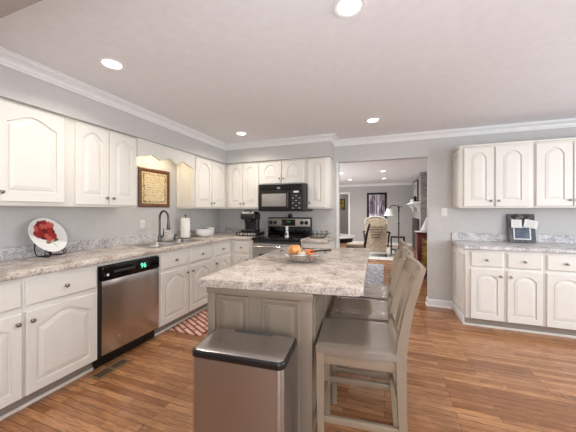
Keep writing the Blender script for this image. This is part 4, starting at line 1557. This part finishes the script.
# dining table with a white round top and a chair
dt = thing('dining_table', 'round dining table with a white top and dark base at the left of the opening', 'table', (-1.22, 6.15, 0), 0)
m = MB()
m.lathe([(0.60, 0.735), (0.62, 0.745), (0.62, 0.758), (0.605, 0.765), (0.001, 0.765)], 48)
m.build('tabletop', M['white'], dt)
m = MB()
m.lathe([(0.54, 0.64), (0.55, 0.734)], 40)
m.build('apron', M['iron'], dt)
m = MB()
m.lathe([(0.26, 0.03), (0.25, 0.05), (0.08, 0.10), (0.06, 0.30), (0.09, 0.45), (0.07, 0.60), (0.2, 0.64)], 24)
m.build('pedestal', M['iron'], dt)
m = MB()
m.lathe([(0.30, 0.0), (0.30, 0.02), (0.27, 0.03)], 24)
m.build('base', M['iron'], dt)
dc = thing('dining_chair', 'dark wooden dining chair with a beige seat beside the white-topped table', 'chair', (-0.66, 6.72, 0), 0)
bz(-0.22, 0.20, -0.21, 0.21, 0.47, 0.53, 0.015).build('seat', paint('beige_seat_fabric', (196, 176, 156), 0.9), dc)
bz(-0.21, 0.20, -0.20, 0.20, 0.42, 0.469, 0.004).build('seat_frame', M['darkwood'], dc)
for s in (-1, 1):
    m = MB()
    m.tube([(-0.18, s * 0.18, 0), (-0.18, s * 0.18, 0.42)], [0.016, 0.022], 8)
    m.build('leg', M['darkwood'], dc)
    m = MB()
    m.tube([(0.22, s * 0.18, 0), (0.20, s * 0.18, 0.45), (0.26, s * 0.18, 0.80), (0.32, s * 0.18, 1.02)], [0.018, 0.024, 0.022, 0.018], 8)
    m.build('rear_leg', M['darkwood'], dc)
for z0, x in ((0.98, 0.308), (0.84, 0.27), (0.70, 0.24)):
    bz(x - 0.012, x + 0.012, -0.17, 0.17, z0 - 0.035, z0 + 0.035, 0.004).build('back_slat', M['darkwood'], dc)

# floor lamp and side table
FLX, FLY = 0.43, 9.3
lm = thing('floor_lamp', 'dark bronze floor lamp with a white bell shade near the fireplace', 'lamp', (FLX, FLY, 0.0105), 0)
m = MB()
m.lathe([(0.14, 0), (0.14, 0.02), (0.06, 0.04), (0.03, 0.07)], 24)
m.build('base', M['iron'], lm)
m = MB()
m.lathe([(0.018, 0.07), (0.018, 0.9), (0.03, 0.92), (0.018, 0.95), (0.018, 1.30), (0.035, 1.32), (0.02, 1.37), (0.03, 1.43), (0.008, 1.50), (0.001, 1.55)], 14)
m.build('pole', M['iron'], lm)
m = MB()
P = [(0, 0, 1.40)]
for k in range(9):
    a = k / 8 * PI
    P.append((-0.14 + 0.14 * math.cos(a), 0, 1.40 + 0.11 * math.sin(a)))
P.append((-0.28, 0, 1.38))
m.tube(P, 0.014, 8)
m.tube([(0, 0, 1.43), (0.08, 0, 1.47), (0.11, 0, 1.44)], 0.011, 8)
m.build('arm', M['iron'], lm)
m = MB()
m.lathe([(0.17, 1.17), (0.145, 1.22), (0.105, 1.34), (0.09, 1.40), (0.087, 1.40), (0.102, 1.34), (0.142, 1.22), (0.167, 1.17), (0.17, 1.17)], 24, TR(-0.28, 0, 0), cap0=False, cap1=False)
m.build('lamp_shade', M['paper'], lm)
sd = thing('side_table', 'small dark side table between the armchair and the fireplace', 'table', (0.37, 8.75, 0.0105), 0)
bz(-0.20, 0.20, -0.2, 0.2, 0.52, 0.55, 0.004).build('tabletop', M['darkwood'], sd)
for sx in (-0.18, 0.18):
    for sy in (-0.18, 0.18):
        bz(sx - 0.018, sx + 0.018, sy - 0.018, sy + 0.018, 0, 0.52).build('leg', M['darkwood'], sd)
bz(-0.17, 0.17, -0.17, 0.17, 0.14, 0.16).build('shelf', M['darkwood'], sd)

# red chest with lamp, just beyond the right jamb
cx0, cy0 = 0.600, 5.73
cs = thing('chest', 'dark red wooden chest with a gold floral panel just beyond the opening', 'chest', (cx0, cy0, 0), 0)
bz(0, 0.55, 0, 0.38, 0.06, 0.88, 0.006).build('body', M['mahogany'], cs)
bz(-0.02, 0.57, -0.02, 0.40, 0.881, 0.915, 0.006).build('top', M['mahogany'], cs)
bz(-0.025, 0.30, -0.025, 0.36, 0.916, 0.922, 0.002).build('table_runner', M['paper'], cs)
for sx in (0.03, 0.52):
    for sy in (0.03, 0.35):
        bz(sx - 0.025, sx + 0.025, sy - 0.025, sy + 0.025, 0, 0.06).build('foot', M['mahogany'], cs)
bz(0.08, 0.47, -0.012, -0.001, 0.14, 0.80, 0.003).build('door', mottled('gold_floral_panel', [(92, 24, 22), (176, 140, 62), (216, 190, 120)], 11, 0.5, 4, 1.0), cs)
tl = thing('table_lamp', 'white cone-shaped table lamp on the dark red chest', 'lamp', (cx0 + 0.21, cy0 + 0.17, 0.923), 0)
m = MB()
m.lathe([(0.06, 0), (0.06, 0.012), (0.02, 0.02), (0.02, 0.05)], 16)
m.build('base', M['white'], tl)
m = MB()
m.lathe([(0.14, 0.02), (0.135, 0.03), (0.03, 0.285), (0.001, 0.295)], 24)
m.build('lamp_shade', M['paper'], tl)
